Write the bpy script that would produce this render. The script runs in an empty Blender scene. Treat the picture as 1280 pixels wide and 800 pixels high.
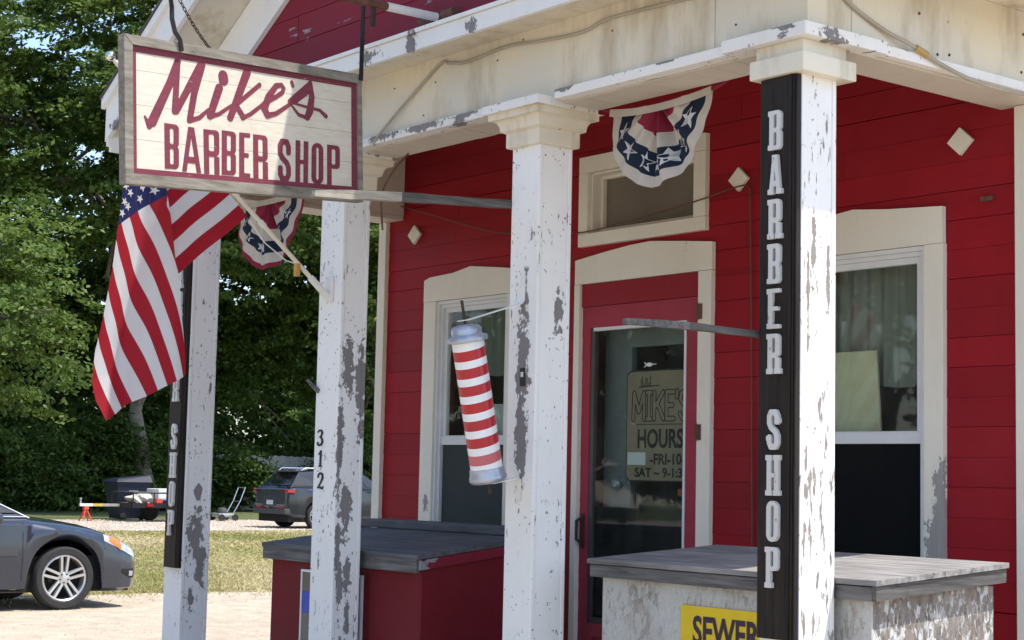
import bpy, bmesh, math, random
import numpy as np
from mathutils import Vector, Matrix

random.seed(7); rng = np.random.default_rng(11)
scene = bpy.context.scene
COL = scene.collection
R = math.radians

# ---------------------------------------------------------------- camera
FPX, YAW, PITCH, ROLL, CAMH = 2120.0, R(141.8), R(5.3), R(1.25), 1.55
fw = Vector((math.cos(YAW) * math.cos(PITCH), math.sin(YAW) * math.cos(PITCH), math.sin(PITCH)))
rt = Vector((math.sin(YAW), -math.cos(YAW), 0)); up = rt.cross(fw)
rt2 = math.cos(ROLL) * rt + math.sin(ROLL) * up
up2 = -math.sin(ROLL) * rt + math.cos(ROLL) * up
cd = bpy.data.cameras.new('camera'); cam = bpy.data.objects.new('camera', cd); COL.objects.link(cam)
mw = Matrix((rt2, up2, -fw)).transposed().to_4x4(); mw.translation = (0, 0, CAMH)
cam.matrix_world = mw
cd.sensor_fit = 'HORIZONTAL'; cd.sensor_width = 36.0; cd.lens = FPX / 1280 * 36
cd.clip_start = 0.05; cd.clip_end = 3000
scene.camera = cam

# ---------------------------------------------------------------- world, sun, exposure
SUN_AZ, SUN_EL = R(33), R(65)
w = bpy.data.worlds.new('World'); scene.world = w; w.use_nodes = True
nt = w.node_tree; bg = nt.nodes['Background']
sky = nt.nodes.new('ShaderNodeTexSky'); sky.sky_type = 'NISHITA'; sky.sun_disc = False
sky.sun_elevation = SUN_EL; sky.sun_rotation = math.pi / 2 - SUN_AZ
sky.air_density = 1.0; sky.dust_density = 1.2; sky.ozone_density = 1.0
nt.links.new(sky.outputs[0], bg.inputs[0]); bg.inputs[1].default_value = 0.15
sd = bpy.data.lights.new('sun', 'SUN'); so = bpy.data.objects.new('sun', sd); COL.objects.link(so)
sd.energy = 3.0; sd.angle = R(0.53); sd.color = (1.0, 0.95, 0.87)
sdir = Vector((math.cos(SUN_EL) * math.cos(SUN_AZ), math.cos(SUN_EL) * math.sin(SUN_AZ), math.sin(SUN_EL)))
so.rotation_euler = (-sdir).to_track_quat('-Z', 'Y').to_euler(); so.location = (5, 5, 30)
scene.view_settings.view_transform = 'Standard'; scene.view_settings.look = 'None'
scene.view_settings.gamma = 1.0; scene.view_settings.use_curve_mapping = False
scene.view_settings.exposure = 1.06

# ---------------------------------------------------------------- object helpers
ORG = {}
def tag(o, label=None, cat=None, group=None, kind=None):
    if label: o['label'] = label
    if cat: o['category'] = cat
    if group: o['group'] = group
    if kind: o['kind'] = kind
    return o
def empty(name, loc, label=None, cat=None, group=None, rz=0.0):
    o = bpy.data.objects.new(name, None); COL.objects.link(o); o.location = loc
    o.rotation_euler = (0, 0, rz); o.empty_display_size = 0.2
    ORG[o.name] = Vector(loc) if rz == 0 else Vector((0, 0, 0))
    return tag(o, label, cat, group)
def mesh_obj(name, verts, faces, mat, parent=None, smooth=False, mats=None, midx=None, local=False):
    me = bpy.data.meshes.new(name)
    off = Vector((0, 0, 0)) if (parent is None or local) else ORG[parent.name]
    if len(verts) and (off.length > 0): verts = [(v[0] - off[0], v[1] - off[1], v[2] - off[2]) for v in verts]
    me.from_pydata([tuple(v) for v in verts], [], [tuple(f) for f in faces])
    for m in (mats or [mat]): me.materials.append(m)
    if midx is not None: me.polygons.foreach_set('material_index', midx)
    if smooth: me.polygons.foreach_set('use_smooth', [True] * len(me.polygons))
    me.update()
    o = bpy.data.objects.new(name, me); COL.objects.link(o)
    if parent is not None:
        o.parent = parent; ORG[o.name] = off
    else: ORG[o.name] = Vector((0, 0, 0))
    return o
class MB:
    """collects shapes, links them as one mesh object"""
    def __init__(s): s.v = []; s.f = []; s.m = []
    def add(s, v, f, m=0):
        n = len(s.v); s.v += [tuple(p) for p in v]; s.f += [tuple(i + n for i in q) for q in f]; s.m += [m] * len(f)
    def box(s, x0, x1, y0, y1, z0, z1, m=0, b=0.0):
        if b > 0:
            bm = bmesh.new(); bmesh.ops.create_cube(bm, size=1)
            for v in bm.verts: v.co = Vector(((x0 + x1) / 2 + v.co.x * (x1 - x0), (y0 + y1) / 2 + v.co.y * (y1 - y0), (z0 + z1) / 2 + v.co.z * (z1 - z0)))
            bmesh.ops.bevel(bm, geom=bm.edges[:], offset=b, segments=2, affect='EDGES', profile=0.6)
            s.bm(bm, m); return
        v = [(x0, y0, z0), (x1, y0, z0), (x1, y1, z0), (x0, y1, z0), (x0, y0, z1), (x1, y0, z1), (x1, y1, z1), (x0, y1, z1)]
        s.add(v, [(0, 3, 2, 1), (4, 5, 6, 7), (0, 1, 5, 4), (1, 2, 6, 5), (2, 3, 7, 6), (3, 0, 4, 7)], m)
    def bm(s, bm, m=0):
        bm.verts.index_update(); s.add([v.co.copy() for v in bm.verts], [[v.index for v in f.verts] for f in bm.faces], m); bm.free()
    def hexa(s, p, m=0):
        s.add(p, [(0, 3, 2, 1), (4, 5, 6, 7), (0, 1, 5, 4), (1, 2, 6, 5), (2, 3, 7, 6), (3, 0, 4, 7)], m)
    def prism(s, poly, fn, h0, h1, m=0):
        """poly: 2d outline (ccw), fn(u,v,h)->xyz"""
        n = len(poly); v = [fn(u, w_, h0) for u, w_ in poly] + [fn(u, w_, h1) for u, w_ in poly]
        s.add(v, [tuple(range(n))[::-1], tuple(range(n, 2 * n))] + [(i, (i + 1) % n, n + (i + 1) % n, n + i) for i in range(n)], m)
    def tube(s, pts, r, n=8, m=0, cap=True):
        pts = [Vector(p) for p in pts]; rr = r if hasattr(r, '__len__') else [r] * len(pts)
        rings = []; ref = None
        for i, p in enumerate(pts):
            t = (pts[min(i + 1, len(pts) - 1)] - pts[max(i - 1, 0)]).normalized()
            if ref is None: ref = Vector((0, 0, 1)) if abs(t.z) < .9 else Vector((1, 0, 0))
            a = t.cross(ref).normalized(); b = a.cross(t).normalized(); ref = b
            rings.append([p + rr[i] * (math.cos(2 * math.pi * k / n) * a + math.sin(2 * math.pi * k / n) * b) for k in range(n)])
        v = [q for ring in rings for q in ring]; f = []
        for i in range(len(pts) - 1):
            for k in range(n):
                f.append((i * n + k, i * n + (k + 1) % n, (i + 1) * n + (k + 1) % n, (i + 1) * n + k))
        if cap: f += [tuple(range(n))[::-1], tuple((len(pts) - 1) * n + k for k in range(n))]
        s.add(v, f, m)
    def lathe(s, prof, c, ax=(0, 0, 1), n=24, m=0, cap=True):
        """prof: (radius, height) pairs along the axis ax from c"""
        ax = Vector(ax).normalized(); a = ax.orthogonal().normalized(); b = ax.cross(a); c = Vector(c)
        v = []; f = []
        for r_, h in prof:
            for k in range(n):
                t = 2 * math.pi * k / n; v.append(c + ax * h + r_ * (math.cos(t) * a + math.sin(t) * b))
        for i in range(len(prof) - 1):
            for k in range(n): f.append((i * n + k, i * n + (k + 1) % n, (i + 1) * n + (k + 1) % n, (i + 1) * n + k))
        if cap: f += [tuple(range(n))[::-1], tuple((len(prof) - 1) * n + k for k in range(n))]
        s.add(v, f, m)
    def build(s, name, mat, parent=None, smooth=False, mats=None, local=False):
        return mesh_obj(name, s.v, s.f, mat, parent, smooth, mats, s.m if mats else None, local)
def bx(name, mat, parent, x0, x1, y0, y1, z0, z1, b=0.0, local=False):
    m = MB(); m.box(x0, x1, y0, y1, z0, z1, 0, b); return m.build(name, mat, parent, local=local)
def autosmooth(o, ang=35):
    me = o.data; me.polygons.foreach_set('use_smooth', [True] * len(me.polygons))
    try: me.set_sharp_from_angle(angle=R(ang))
    except Exception: pass
    return o

# ---------------------------------------------------------------- materials
class Nt:
    def __init__(s, name):
        s.m = bpy.data.materials.new(name); s.m.use_nodes = True; s.t = s.m.node_tree; s.t.nodes.clear()
        s.out = s.t.nodes.new('ShaderNodeOutputMaterial')
    def n(s, typ, ins=None, **pr):
        nd = s.t.nodes.new(typ)
        for k, v in pr.items(): setattr(nd, k, v)
        for k, v in (ins or {}).items(): s.set(nd.inputs[k], v)
        return nd
    def set(s, sock, v):
        if isinstance(v, bpy.types.NodeSocket): s.t.links.new(v, sock)
        elif isinstance(v, bpy.types.Node): s.t.links.new(v.outputs[0], sock)
        else:
            if hasattr(sock.default_value, '__len__') and hasattr(v, '__len__') and len(sock.default_value) == 4 and len(v) == 3: v = (*v, 1)
            sock.default_value = v
    def pos(s): return s.n('ShaderNodeNewGeometry').outputs['Position']
    def objc(s): return s.n('ShaderNodeTexCoord').outputs['Object']
    def scale(s, vec, sc, off=(0, 0, 0)): return s.n('ShaderNodeMapping', {'Vector': vec, 'Scale': sc, 'Location': off}).outputs[0]
    def noise(s, vec, scale, detail=4, rough=.55, dist=0.0):
        return s.n('ShaderNodeTexNoise', {'Vector': vec, 'Scale': scale, 'Detail': detail, 'Roughness': rough, 'Distortion': dist}).outputs[0]
    def vor(s, vec, scale, feature='F1', out=0): return s.n('ShaderNodeTexVoronoi', {'Vector': vec, 'Scale': scale}, feature=feature).outputs[out]
    def ramp(s, v, a, b, x=0.0, y=1.0): return s.n('ShaderNodeMapRange', {0: v, 1: a, 2: b, 3: x, 4: y}).outputs[0]
    def math(s, op, a, b=0.0): return s.n('ShaderNodeMath', {0: a, 1: b}, operation=op).outputs[0]
    def mix(s, f, a, b):
        nd = s.n('ShaderNodeMix', data_type='RGBA'); s.set(nd.inputs[0], f); s.set(nd.inputs[6], a); s.set(nd.inputs[7], b); return nd.outputs[2]
    def bump(s, h, st=.3, d=.01, nrm=None):
        nd = s.n('ShaderNodeBump', {'Height': h, 'Strength': st, 'Distance': d})
        if nrm is not None: s.set(nd.inputs['Normal'], nrm)
        return nd.outputs[0]
    def pr(s, **ins):
        nd = s.n('ShaderNodeBsdfPrincipled')
        for k, v in ins.items(): s.set(nd.inputs[k.replace('_', ' ')], v)
        return nd.outputs[0]
    def done(s, sh): s.t.links.new(sh, s.out.inputs[0]); return s.m
def plain(name, col, rough=.6, metal=0.0, var=.12, sc=6.0, bump=.0, **kw):
    g = Nt(name); p = g.objc(); n = g.noise(p, sc, 5)
    c = g.mix(g.ramp(n, .3, .7), [x * (1 - var) for x in col], [min(1, x * (1 + var)) for x in col])
    ins = dict(Base_Color=c, Roughness=g.ramp(g.noise(p, sc * 3), .2, .8, max(0, rough - .08), min(1, rough + .08)), Metallic=metal, **kw)
    if bump: ins['Normal'] = g.bump(n, bump, .004)
    return g.done(g.pr(**ins))

def paint(name, base, under, amount=.5, seed=0, patches=(), stain=None, stain_amt=.25, rust=0.0, rough=.55, axis=(1, 1, .4), sc=14, flakes=.5, base2=None, chips=-1.0):
    """old paint: peeled flakes show the wood under them; patches are peeled areas of the real column"""
    g = Nt(name); P = g.pos(); Q = g.scale(P, (1, 1, 1), (seed * 3.1, seed * 1.7, seed * 2.3))
    Qs = g.scale(Q, axis)
    big = g.noise(Q, 1.6, 3); n1 = g.noise(Qs, sc, 8, .62); n2 = g.noise(g.scale(Q, (1, 1, .18)), sc * 3.2, 5, .6)
    th = g.math('ADD', g.math('MULTIPLY', big, .35), g.math('MULTIPLY', n1, .65))
    pm = g.ramp(th, .66 - .1 * amount, .672 - .1 * amount)
    fm = g.ramp(g.math('ADD', g.math('MULTIPLY', n2, .7), g.math('MULTIPLY', big, .3)), .672 - .08 * flakes, .69 - .08 * flakes)
    pm = g.math('MAXIMUM', pm, fm)
    edge = g.math('ADD', g.math('MULTIPLY', g.math('SUBTRACT', g.noise(g.scale(Q, (1, 1, .8)), 17, 5, .62), .5), .9), g.math('MULTIPLY', g.math('SUBTRACT', g.noise(g.scale(Q, (1, 1, .55)), 48, 6, .7), .5), .75))
    chip = g.ramp(g.math('ADD', g.math('MULTIPLY', g.noise(g.scale(Q, (1, 1, .6)), 62, 3, .6), .72), g.math('MULTIPLY', g.noise(Q, 4.5, 3), .28)), .655 - .06 * chips, .668 - .06 * chips)
    pm = g.math('MAXIMUM', pm, chip)
    for c, r in patches:
        d = g.n('ShaderNodeVectorMath', {0: P, 1: c}, operation='SUBTRACT').outputs[0]
        d = g.n('ShaderNodeVectorMath', {0: d, 1: r}, operation='DIVIDE').outputs[0]
        d = g.n('ShaderNodeVectorMath', {0: d}, operation='LENGTH').outputs[1]
        d = g.math('ADD', d, g.math('MULTIPLY', edge, 3.6))
        pm = g.math('MAXIMUM', pm, g.ramp(d, 1.0, .97))
    c = g.mix(g.ramp(big, .35, .7), base, base2 or [x * .93 for x in base])
    dirt = g.ramp(g.noise(g.scale(Q, (1, 1, .25)), 5, 6, .65), .5, .75)
    c = g.mix(g.math('MULTIPLY', dirt, stain_amt), c, stain or [base[0] * .62, base[1] * .56, base[2] * .47])
    grit = g.ramp(g.noise(g.scale(Q, (1, 1, .12)), 90, 4, .7), .55, .8)
    c = g.mix(g.math('MULTIPLY', grit, .14), c, [x * .55 for x in base])
    if rust > 0:
        v = g.vor(g.scale(Q, (1, 1, .55)), 7.5); rr = g.ramp(g.math('ADD', v, g.math('MULTIPLY', edge, .12)), .035 + .03 * rust, .02)
        c = g.mix(g.math('MULTIPLY', rr, .85), c, (.22, .07, .02))
    grain = g.noise(g.scale(Q, (1, 1, .06)), 120, 5, .7)
    uc = g.mix(grain, [x * .55 for x in under], [x * 1.35 for x in under])
    c = g.mix(pm, c, uc)
    h = g.math('ADD', g.math('MULTIPLY', pm, -1.0), g.math('MULTIPLY', g.noise(g.scale(Q, (1, 1, .2)), 60, 6), .5))
    return g.done(g.pr(Base_Color=c, Roughness=g.ramp(pm, 0, 1, rough, .85), Normal=g.bump(h, .6, .004)))

def wood(name, c0, c1, axis='x', rough=.8, sc=1.0, crack=.5, rnd=True):
    g = Nt(name); P = g.pos()
    if rnd:
        oi = g.n('ShaderNodeObjectInfo').outputs['Random']; P = g.n('ShaderNodeVectorMath', {0: P, 1: g.n('ShaderNodeCombineXYZ', {0: g.math('MULTIPLY', oi, 7.0), 2: g.math('MULTIPLY', oi, 3.0)}).outputs[0]}, operation='ADD').outputs[0]
    s3 = {'x': (.07, 1, 1), 'y': (1, .07, 1), 'z': (1, 1, .07)}[axis]
    Q = g.scale(P, s3); n = g.noise(Q, 42 * sc, 7, .65, .4); b = g.noise(P, 3.0, 4)
    c = g.mix(g.ramp(n, .3, .72), c0, c1); c = g.mix(g.math('MULTIPLY', g.ramp(b, .45, .75), .45), c, [x * .6 for x in c0])
    cr = g.ramp(g.noise(g.scale(P, [x if x == 1 else .03 for x in s3]), 55 * sc, 4, .6), .36, .30)
    c = g.mix(g.math('MULTIPLY', cr, crack), c, [x * .22 for x in c0])
    return g.done(g.pr(Base_Color=c, Roughness=rough, Specular_IOR_Level=.22, Normal=g.bump(g.math('SUBTRACT', n, cr), .45, .003)))

def signpaint(name, c0, c1, under, th, seed):
    g = Nt(name); Q = g.scale(g.pos(), (1, 1, 1), (seed, seed, seed)); gr = g.noise(g.scale(Q, (1, .05, 1)), 70, 6, .7); b = g.noise(Q, 4, 5)
    c = g.mix(g.ramp(gr, .35, .68), c0, c1); wear = g.math('ADD', g.math('MULTIPLY', g.noise(g.scale(Q, (1, .09, 1)), 110, 5, .7), .8), g.math('MULTIPLY', b, .2))
    w_ = g.ramp(wear, th - .03, th + .03); c = g.mix(g.math('MULTIPLY', w_, .8), c, under); c = g.mix(g.math('MULTIPLY', g.ramp(b, .5, .8), .3), c, [x * .7 for x in c1])
    return g.done(g.pr(Base_Color=c, Roughness=.6, Normal=g.bump(g.math('SUBTRACT', gr, w_), .3, .002)))
WOODG = (.225, .213, .213)
WHITE = (.84, .835, .82)
def glass_mat(name, tint=(.9, .95, .93), refl=1.0):
    g = Nt(name); fr = g.n('ShaderNodeFresnel', {'IOR': 1.5}).outputs[0]
    tr = g.n('ShaderNodeBsdfTransparent', {0: tint}); gl = g.n('ShaderNodeBsdfGlossy', {0: (1, 1, 1), 1: .02})
    wv = g.noise(g.pos(), 2.2, 2); g.set(gl.inputs['Normal'], g.bump(wv, .05, .02))
    fb_ = g.math('SUBTRACT', 1.0, g.n('ShaderNodeNewGeometry').outputs['Backfacing'])
    mx = g.n('ShaderNodeMixShader', {0: g.math('MULTIPLY', g.math('MULTIPLY', fr, refl), fb_), 1: tr.outputs[0], 2: gl.outputs[0]})
    dust = g.ramp(g.noise(g.scale(g.pos(), (1, 1, .4)), 7, 6, .65), .35, .75, .005, .055); df = g.n('ShaderNodeBsdfDiffuse', {0: (.55, .55, .50)})
    return g.done(g.n('ShaderNodeMixShader', {0: g.math('MULTIPLY', dust, fb_), 1: mx.outputs[0], 2: df.outputs[0]}).outputs[0])

M = {}
M['glass'] = glass_mat('window_glass', refl=.9)
def screen_mat(name='insect_screen', c=(.007, .008, .009), op=.78):
    g = Nt(name); d = g.pr(Base_Color=c, Roughness=.7, Specular_IOR_Level=.1)
    tr = g.n('ShaderNodeBsdfTransparent', {0: (1, 1, 1)})
    return g.done(g.n('ShaderNodeMixShader', {0: op, 1: tr.outputs[0], 2: d}).outputs[0])
M['screen'] = screen_mat()
M['screen_grey'] = screen_mat('grey_insect_screen', (.055, .066, .066), .88)
M['col_A'] = paint('corner_column_paint', WHITE, (.27, .24, .22), -.1, 1, [((-4.2, 4.72, 2.42), (.02, .012, .13)), ((-4.2, 4.80, 2.30), (.02, .010, .16)), ((-4.2, 4.69, 2.2), (.02, .008, .2))], flakes=1.3, stain_amt=.15, chips=.35)
M['col_B'] = paint('middle_column_paint', (.84, .84, .825), WOODG, .12, 2, [((-5.825, 4.65, 2.02), (.038, .06, .34)), ((-5.828, 4.65, 1.72), (.034, .06, .24)), ((-5.73, 4.78, 2.28), (.03, .03, .09))], rust=.6, flakes=.30, chips=.45, stain_amt=.15)
M['col_C'] = paint('numbered_column_paint', (.83, .83, .825), WOODG, .30, 3, [((-7.32, 4.70, 2.08), (.03, .035, .14)), ((-7.32, 4.79, 1.98), (.03, .03, .24)), ((-7.32, 4.67, 1.72), (.03, .02, .3)), ((-7.32, 4.71, 1.36), (.03, .035, .13)), ((-7.32, 4.675, 1.20), (.03, .018, .16)), ((-7.32, 4.74, 1.05), (.03, .025, .09)), ((-7.32, 4.69, .98), (.03, .018, .13)), ((-7.32, 4.74, .84), (.03, .016, .09))], rust=.9, flakes=.35, chips=.6, stain_amt=.12)
M['col_D'] = paint('far_column_paint', (.81, .81, .81), WOODG, .32, 4, [((-8.95, 4.73, 1.18), (.03, .05, .12)), ((-8.95, 4.77, 1.02), (.03, .03, .14)), ((-8.95, 4.74, 1.42), (.03, .022, .05)), ((-8.95, 4.72, .80), (.03, .02, .06))], rust=.5, flakes=.3, chips=.55, stain_amt=.12)
M['cap'] = paint('capital_paint', (.74, .69, .57), WOODG, .02, 5, flakes=-.1, stain=(.33, .26, .16), stain_amt=.85, axis=(1, 1, 1), rust=.6)
M['lip'] = paint('beam_lip_paint', (.80, .79, .77), WOODG, .75, 6, [((-6.95, 4.63, 3.225), (.12, .05, .02)), ((-6.6, 4.63, 3.225), (.14, .05, .02)), ((-6.25, 4.63, 3.23), (.1, .05, .012)), ((-5.55, 4.63, 3.235), (.08, .05, .01)), ((-4.9, 4.63, 3.235), (.06, .05, .008))], axis=(.4, 1, 1.2), sc=11, flakes=.2, chips=.3)
M['cream'] = paint('cream_beam_paint', (.70, .64, .505), (.3, .28, .25), -.2, 7, stain=(.36, .28, .17), stain_amt=.9, flakes=-.25, axis=(.6, .6, 1), base2=(.60, .58, .52), rust=.4)
M['trim'] = paint('window_trim_paint', (.78, .745, .65), (.33, .31, .30), .0, 8, [((-4.70, 6.12, 1.3), (.09, .05, .11)), ((-4.70, 6.12, 1.47), (.05, .05, .16)), ((-8.6, 6.12, 1.38), (.03, .05, .05))], stain=(.55, .47, .33), stain_amt=.25, flakes=-.1)
M['fascia'] = paint('fascia_paint', (.80, .80, .79), WOODG, .22, 9, [((-6.80, 4.43, 3.57), (.09, .03, .03)), ((-6.43, 4.43, 3.565), (.055, .03, .05)), ((-5.97, 4.43, 3.56), (.04, .03, .03)), ((-8.9, 4.34, 3.75), (.05, .03, .05)), ((-9.4, 4.34, 3.6), (.04, .03, .06))], axis=(.5, 1, 1.1), sc=9, flakes=-.1, chips=.0)
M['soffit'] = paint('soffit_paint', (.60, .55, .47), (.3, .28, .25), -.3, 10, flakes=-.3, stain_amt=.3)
def red(name, c, seed, patch=False):
    g = Nt(name); P = g.scale(g.pos(), (1, 1, 1), (seed, seed * 2, seed)); oi = g.n('ShaderNodeObjectInfo').outputs['Random']
    n = g.noise(g.scale(P, (.5, 1, 1)), 3.5, 5); k = g.math('ADD', g.math('MULTIPLY', oi, .28), g.math('MULTIPLY', n, .72))
    col = g.mix(g.ramp(k, .25, .75), [x * .80 for x in c], [x * 1.16 for x in c])
    gr = g.noise(g.scale(P, (.08, 1, 1)), 55, 6, .65)
    col = g.mix(g.math('MULTIPLY', g.ramp(gr, .58, .75), .25), col, [x * .5 for x in c])
    fade = g.ramp(g.noise(g.scale(P, (.7, 1, 1)), 1.3, 6, .65), .48, .75); col = g.mix(g.math('MULTIPLY', fade, .45), col, [c[0] * 1.12, c[1] + .018, c[2] + .02])
    drip = g.ramp(g.noise(g.scale(P, (1, 1, .05)), 16, 5, .65), .56, .76); col = g.mix(g.math('MULTIPLY', drip, .3), col, [c[0] * .55, c[1] * .8, c[2] * .8])
    if patch:
        pm = g.ramp(g.noise(g.scale(P, (.35, 1, 1.4)), 6, 7, .65), .63, .645); col = g.mix(pm, col, (.25, .25, .27))
    return g.done(g.pr(Base_Color=col, Roughness=g.ramp(n, .2, .8, .48, .66), Specular_IOR_Level=.22, Normal=g.bump(g.math('ADD', gr, g.math('MULTIPLY', n, .6)), .28, .003)))
M['red'] = red('red_siding_paint', (.27, .0055, .0135), 1)
M['red_gable'] = red('dusty_red_gable_paint', (.19, .014, .030), 2, True)
M['red_box'] = red('dark_red_bin_paint', (.155, .008, .014), 3)
M['red_door'] = red('red_door_paint', (.27, .014, .026), 4)
M['red_pink'] = red('faded_red_door_paint', (.33, .038, .062), 5)
M['black_board'] = wood('black_stained_board', (.008, .0065, .006), (.034, .025, .021), 'z', .55, 1.2, .3)
M['grey_wood'] = wood('weathered_grey_wood', (.055, .053, .055), (.22, .21, .205), 'x', crack=.8)
M['grey_wood_y'] = wood('weathered_grey_wood_y', (.045, .043, .043), (.17, .16, .15), 'y', sc=1.3, crack=1.0)
M['frame_wood'] = wood('sign_frame_wood', (.15, .135, .11), (.34, .315, .275), 'y', crack=.6)
M['pale_wood_y'] = wood('frayed_pale_wood', (.16, .145, .12), (.52, .48, .41), 'y', sc=1.6, crack=1.0)
M['lid_top'] = wood('grey_lid_boards', (.11, .105, .105), (.42, .40, .38), 'x', .75, .8, .7)
M['lid_dark'] = wood('dark_grey_lid_boards', (.055, .056, .064), (.17, .17, .185), 'x', .7, .7, .6)
M['letter_white'] = paint('worn_white_letters', (.62, .615, .60), (.24, .23, .22), .35, 12, flakes=.6, chips=.6, stain_amt=.5)
M['maroon'] = signpaint('maroon_sign_paint', (.20, .034, .062), (.15, .020, .042), (.55, .45, .40), .66, 13)
M['sign_white'] = signpaint('cream_sign_paint', (.67, .635, .555), (.58, .535, .445), (.36, .31, .25), .64, 14)
M['iron'] = plain('rusty_iron', (.055, .035, .03), .7, .4, .4, 20)
M['black_iron'] = plain('black_iron', (.016, .013, .014), .55, .3, .3, 20)
M['rust'] = plain('rusted_steel', (.14, .065, .045), .85, .2, .4, 30, .4)
M['alu'] = plain('white_aluminium_frame', (.68, .69, .70), .4, .0, .05, 8)
M['alu_grey'] = plain('dull_aluminium', (.42, .42, .43), .4, .5, .1, 8)
M['galv'] = plain('galvanised_cap', (.40, .43, .50), .38, .65, .14, 20, .2)
M['white_steel'] = plain('white_strap_steel', (.74, .73, .70), .5, .0, .08, 15)
M['dark'] = plain('dark_interior', (.03, .03, .032), .9)
M['int_wall'] = plain('interior_wall_paint', (.20, .21, .20), .9)
M['black'] = plain('black_lettering', (.012, .012, .013), .6, var=.2)
M['cable'] = plain('grey_brown_cable', (.36, .32, .26), .6)
M['brown_wire'] = plain('brown_wire', (.11, .045, .03), .6)

# ---------------------------------------------------------------- flat shapes from signed distance fields (letters, stars)
def sd_box(x, y, x0, y0, x1, y1, r=0.0):
    dx = np.abs(x - (x0 + x1) / 2) - (x1 - x0) / 2 + r; dy = np.abs(y - (y0 + y1) / 2) - (y1 - y0) / 2 + r
    return np.hypot(np.maximum(dx, 0), np.maximum(dy, 0)) + np.minimum(np.maximum(dx, dy), 0) - r
def sd_seg(x, y, ax, ay, bx_, by, ra, rb):
    px, py = x - ax, y - ay; vx, vy = bx_ - ax, by - ay; L = vx * vx + vy * vy + 1e-12
    t = np.clip((px * vx + py * vy) / L, 0, 1)
    return np.hypot(px - t * vx, py - t * vy) - (ra + (rb - ra) * t)
def sd_path(x, y, pts):
    d = np.full_like(x, 9.0)
    for a, b in zip(pts[:-1], pts[1:]): d = np.minimum(d, sd_seg(x, y, a[0], a[1], b[0], b[1], a[2], b[2]))
    return d
def sd_star(x, y, r, k=.42, rot=0.0):
    a = np.arctan2(x, y) + rot; q = np.hypot(x, y); s = 2 * np.pi / 5
    a = np.abs((a + s / 2) % s - s / 2)
    px, py = q * np.sin(a), q * np.cos(a)
    p0 = np.array([0, r]); p1 = np.array([r * k * math.sin(s / 2), r * k * math.cos(s / 2)])
    e = p1 - p0; n = np.array([-e[1], e[0]]); n = n / np.linalg.norm(n); n = n if n @ p0 > 0 else -n
    return (px - p0[0]) * n[0] + (py - p0[1]) * n[1]
def sdf_shape(f, x0, y0, x1, y1, nx, ny, fn, h):
    """marching squares over f; fn(u,v,h)->xyz. Flat top at h plus edge walls down to 0."""
    gx = np.linspace(x0, x1, nx + 1); gy = np.linspace(y0, y1, ny + 1); X, Y = np.meshgrid(gx, gy)
    D = f(X, Y); V = []; F = []; key = {}; walls = []
    def vid(k, u, v):
        if k not in key: key[k] = len(V); V.append((u, v))
        return key[k]
    ins = D < 0
    cellany = ins[:-1, :-1] | ins[1:, :-1] | ins[:-1, 1:] | ins[1:, 1:]
    cellall = ins[:-1, :-1] & ins[1:, :-1] & ins[:-1, 1:] & ins[1:, 1:]
    for j in range(ny):
        i = 0
        while i < nx:
            if not cellany[j, i]: i += 1; continue
            if cellall[j, i]:
                k = i
                while k + 1 < nx and cellall[j, k + 1]: k += 1
                F.append([vid((i, j), gx[i], gy[j]), vid((k + 1, j), gx[k + 1], gy[j]), vid((k + 1, j + 1), gx[k + 1], gy[j + 1]), vid((i, j + 1), gx[i], gy[j + 1])])
                i = k + 1; continue
            cs = [(i, j), (i + 1, j), (i + 1, j + 1), (i, j + 1)]; poly = []; cross = []
            for q in range(4):
                a, b = cs[q], cs[(q + 1) % 4]; da, db = D[a[1], a[0]], D[b[1], b[0]]
                if da < 0: poly.append(vid(a, gx[a[0]], gy[a[1]]))
                if (da < 0) != (db < 0):
                    t = da / (da - db); k = (min(a, b), max(a, b), 'e')
                    vi = vid(k, gx[a[0]] + t * (gx[b[0]] - gx[a[0]]), gy[a[1]] + t * (gy[b[1]] - gy[a[1]])); poly.append(vi); cross.append(vi)
            if len(poly) >= 3: F.append(poly)
            if len(cross) == 2: walls.append(cross)
            i += 1
    n = len(V); verts = [fn(u, v, h) for u, v in V]; faces = [tuple(p) for p in F]
    if h > 1e-5:
        low = {}
        for a, b in walls:
            for q in (a, b):
                if q not in low: low[q] = len(verts); verts.append(fn(V[q][0], V[q][1], 0.0))
            faces.append((a, b, low[b], low[a]))
    return verts, faces
mn = np.minimum; mxx = np.maximum
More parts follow.
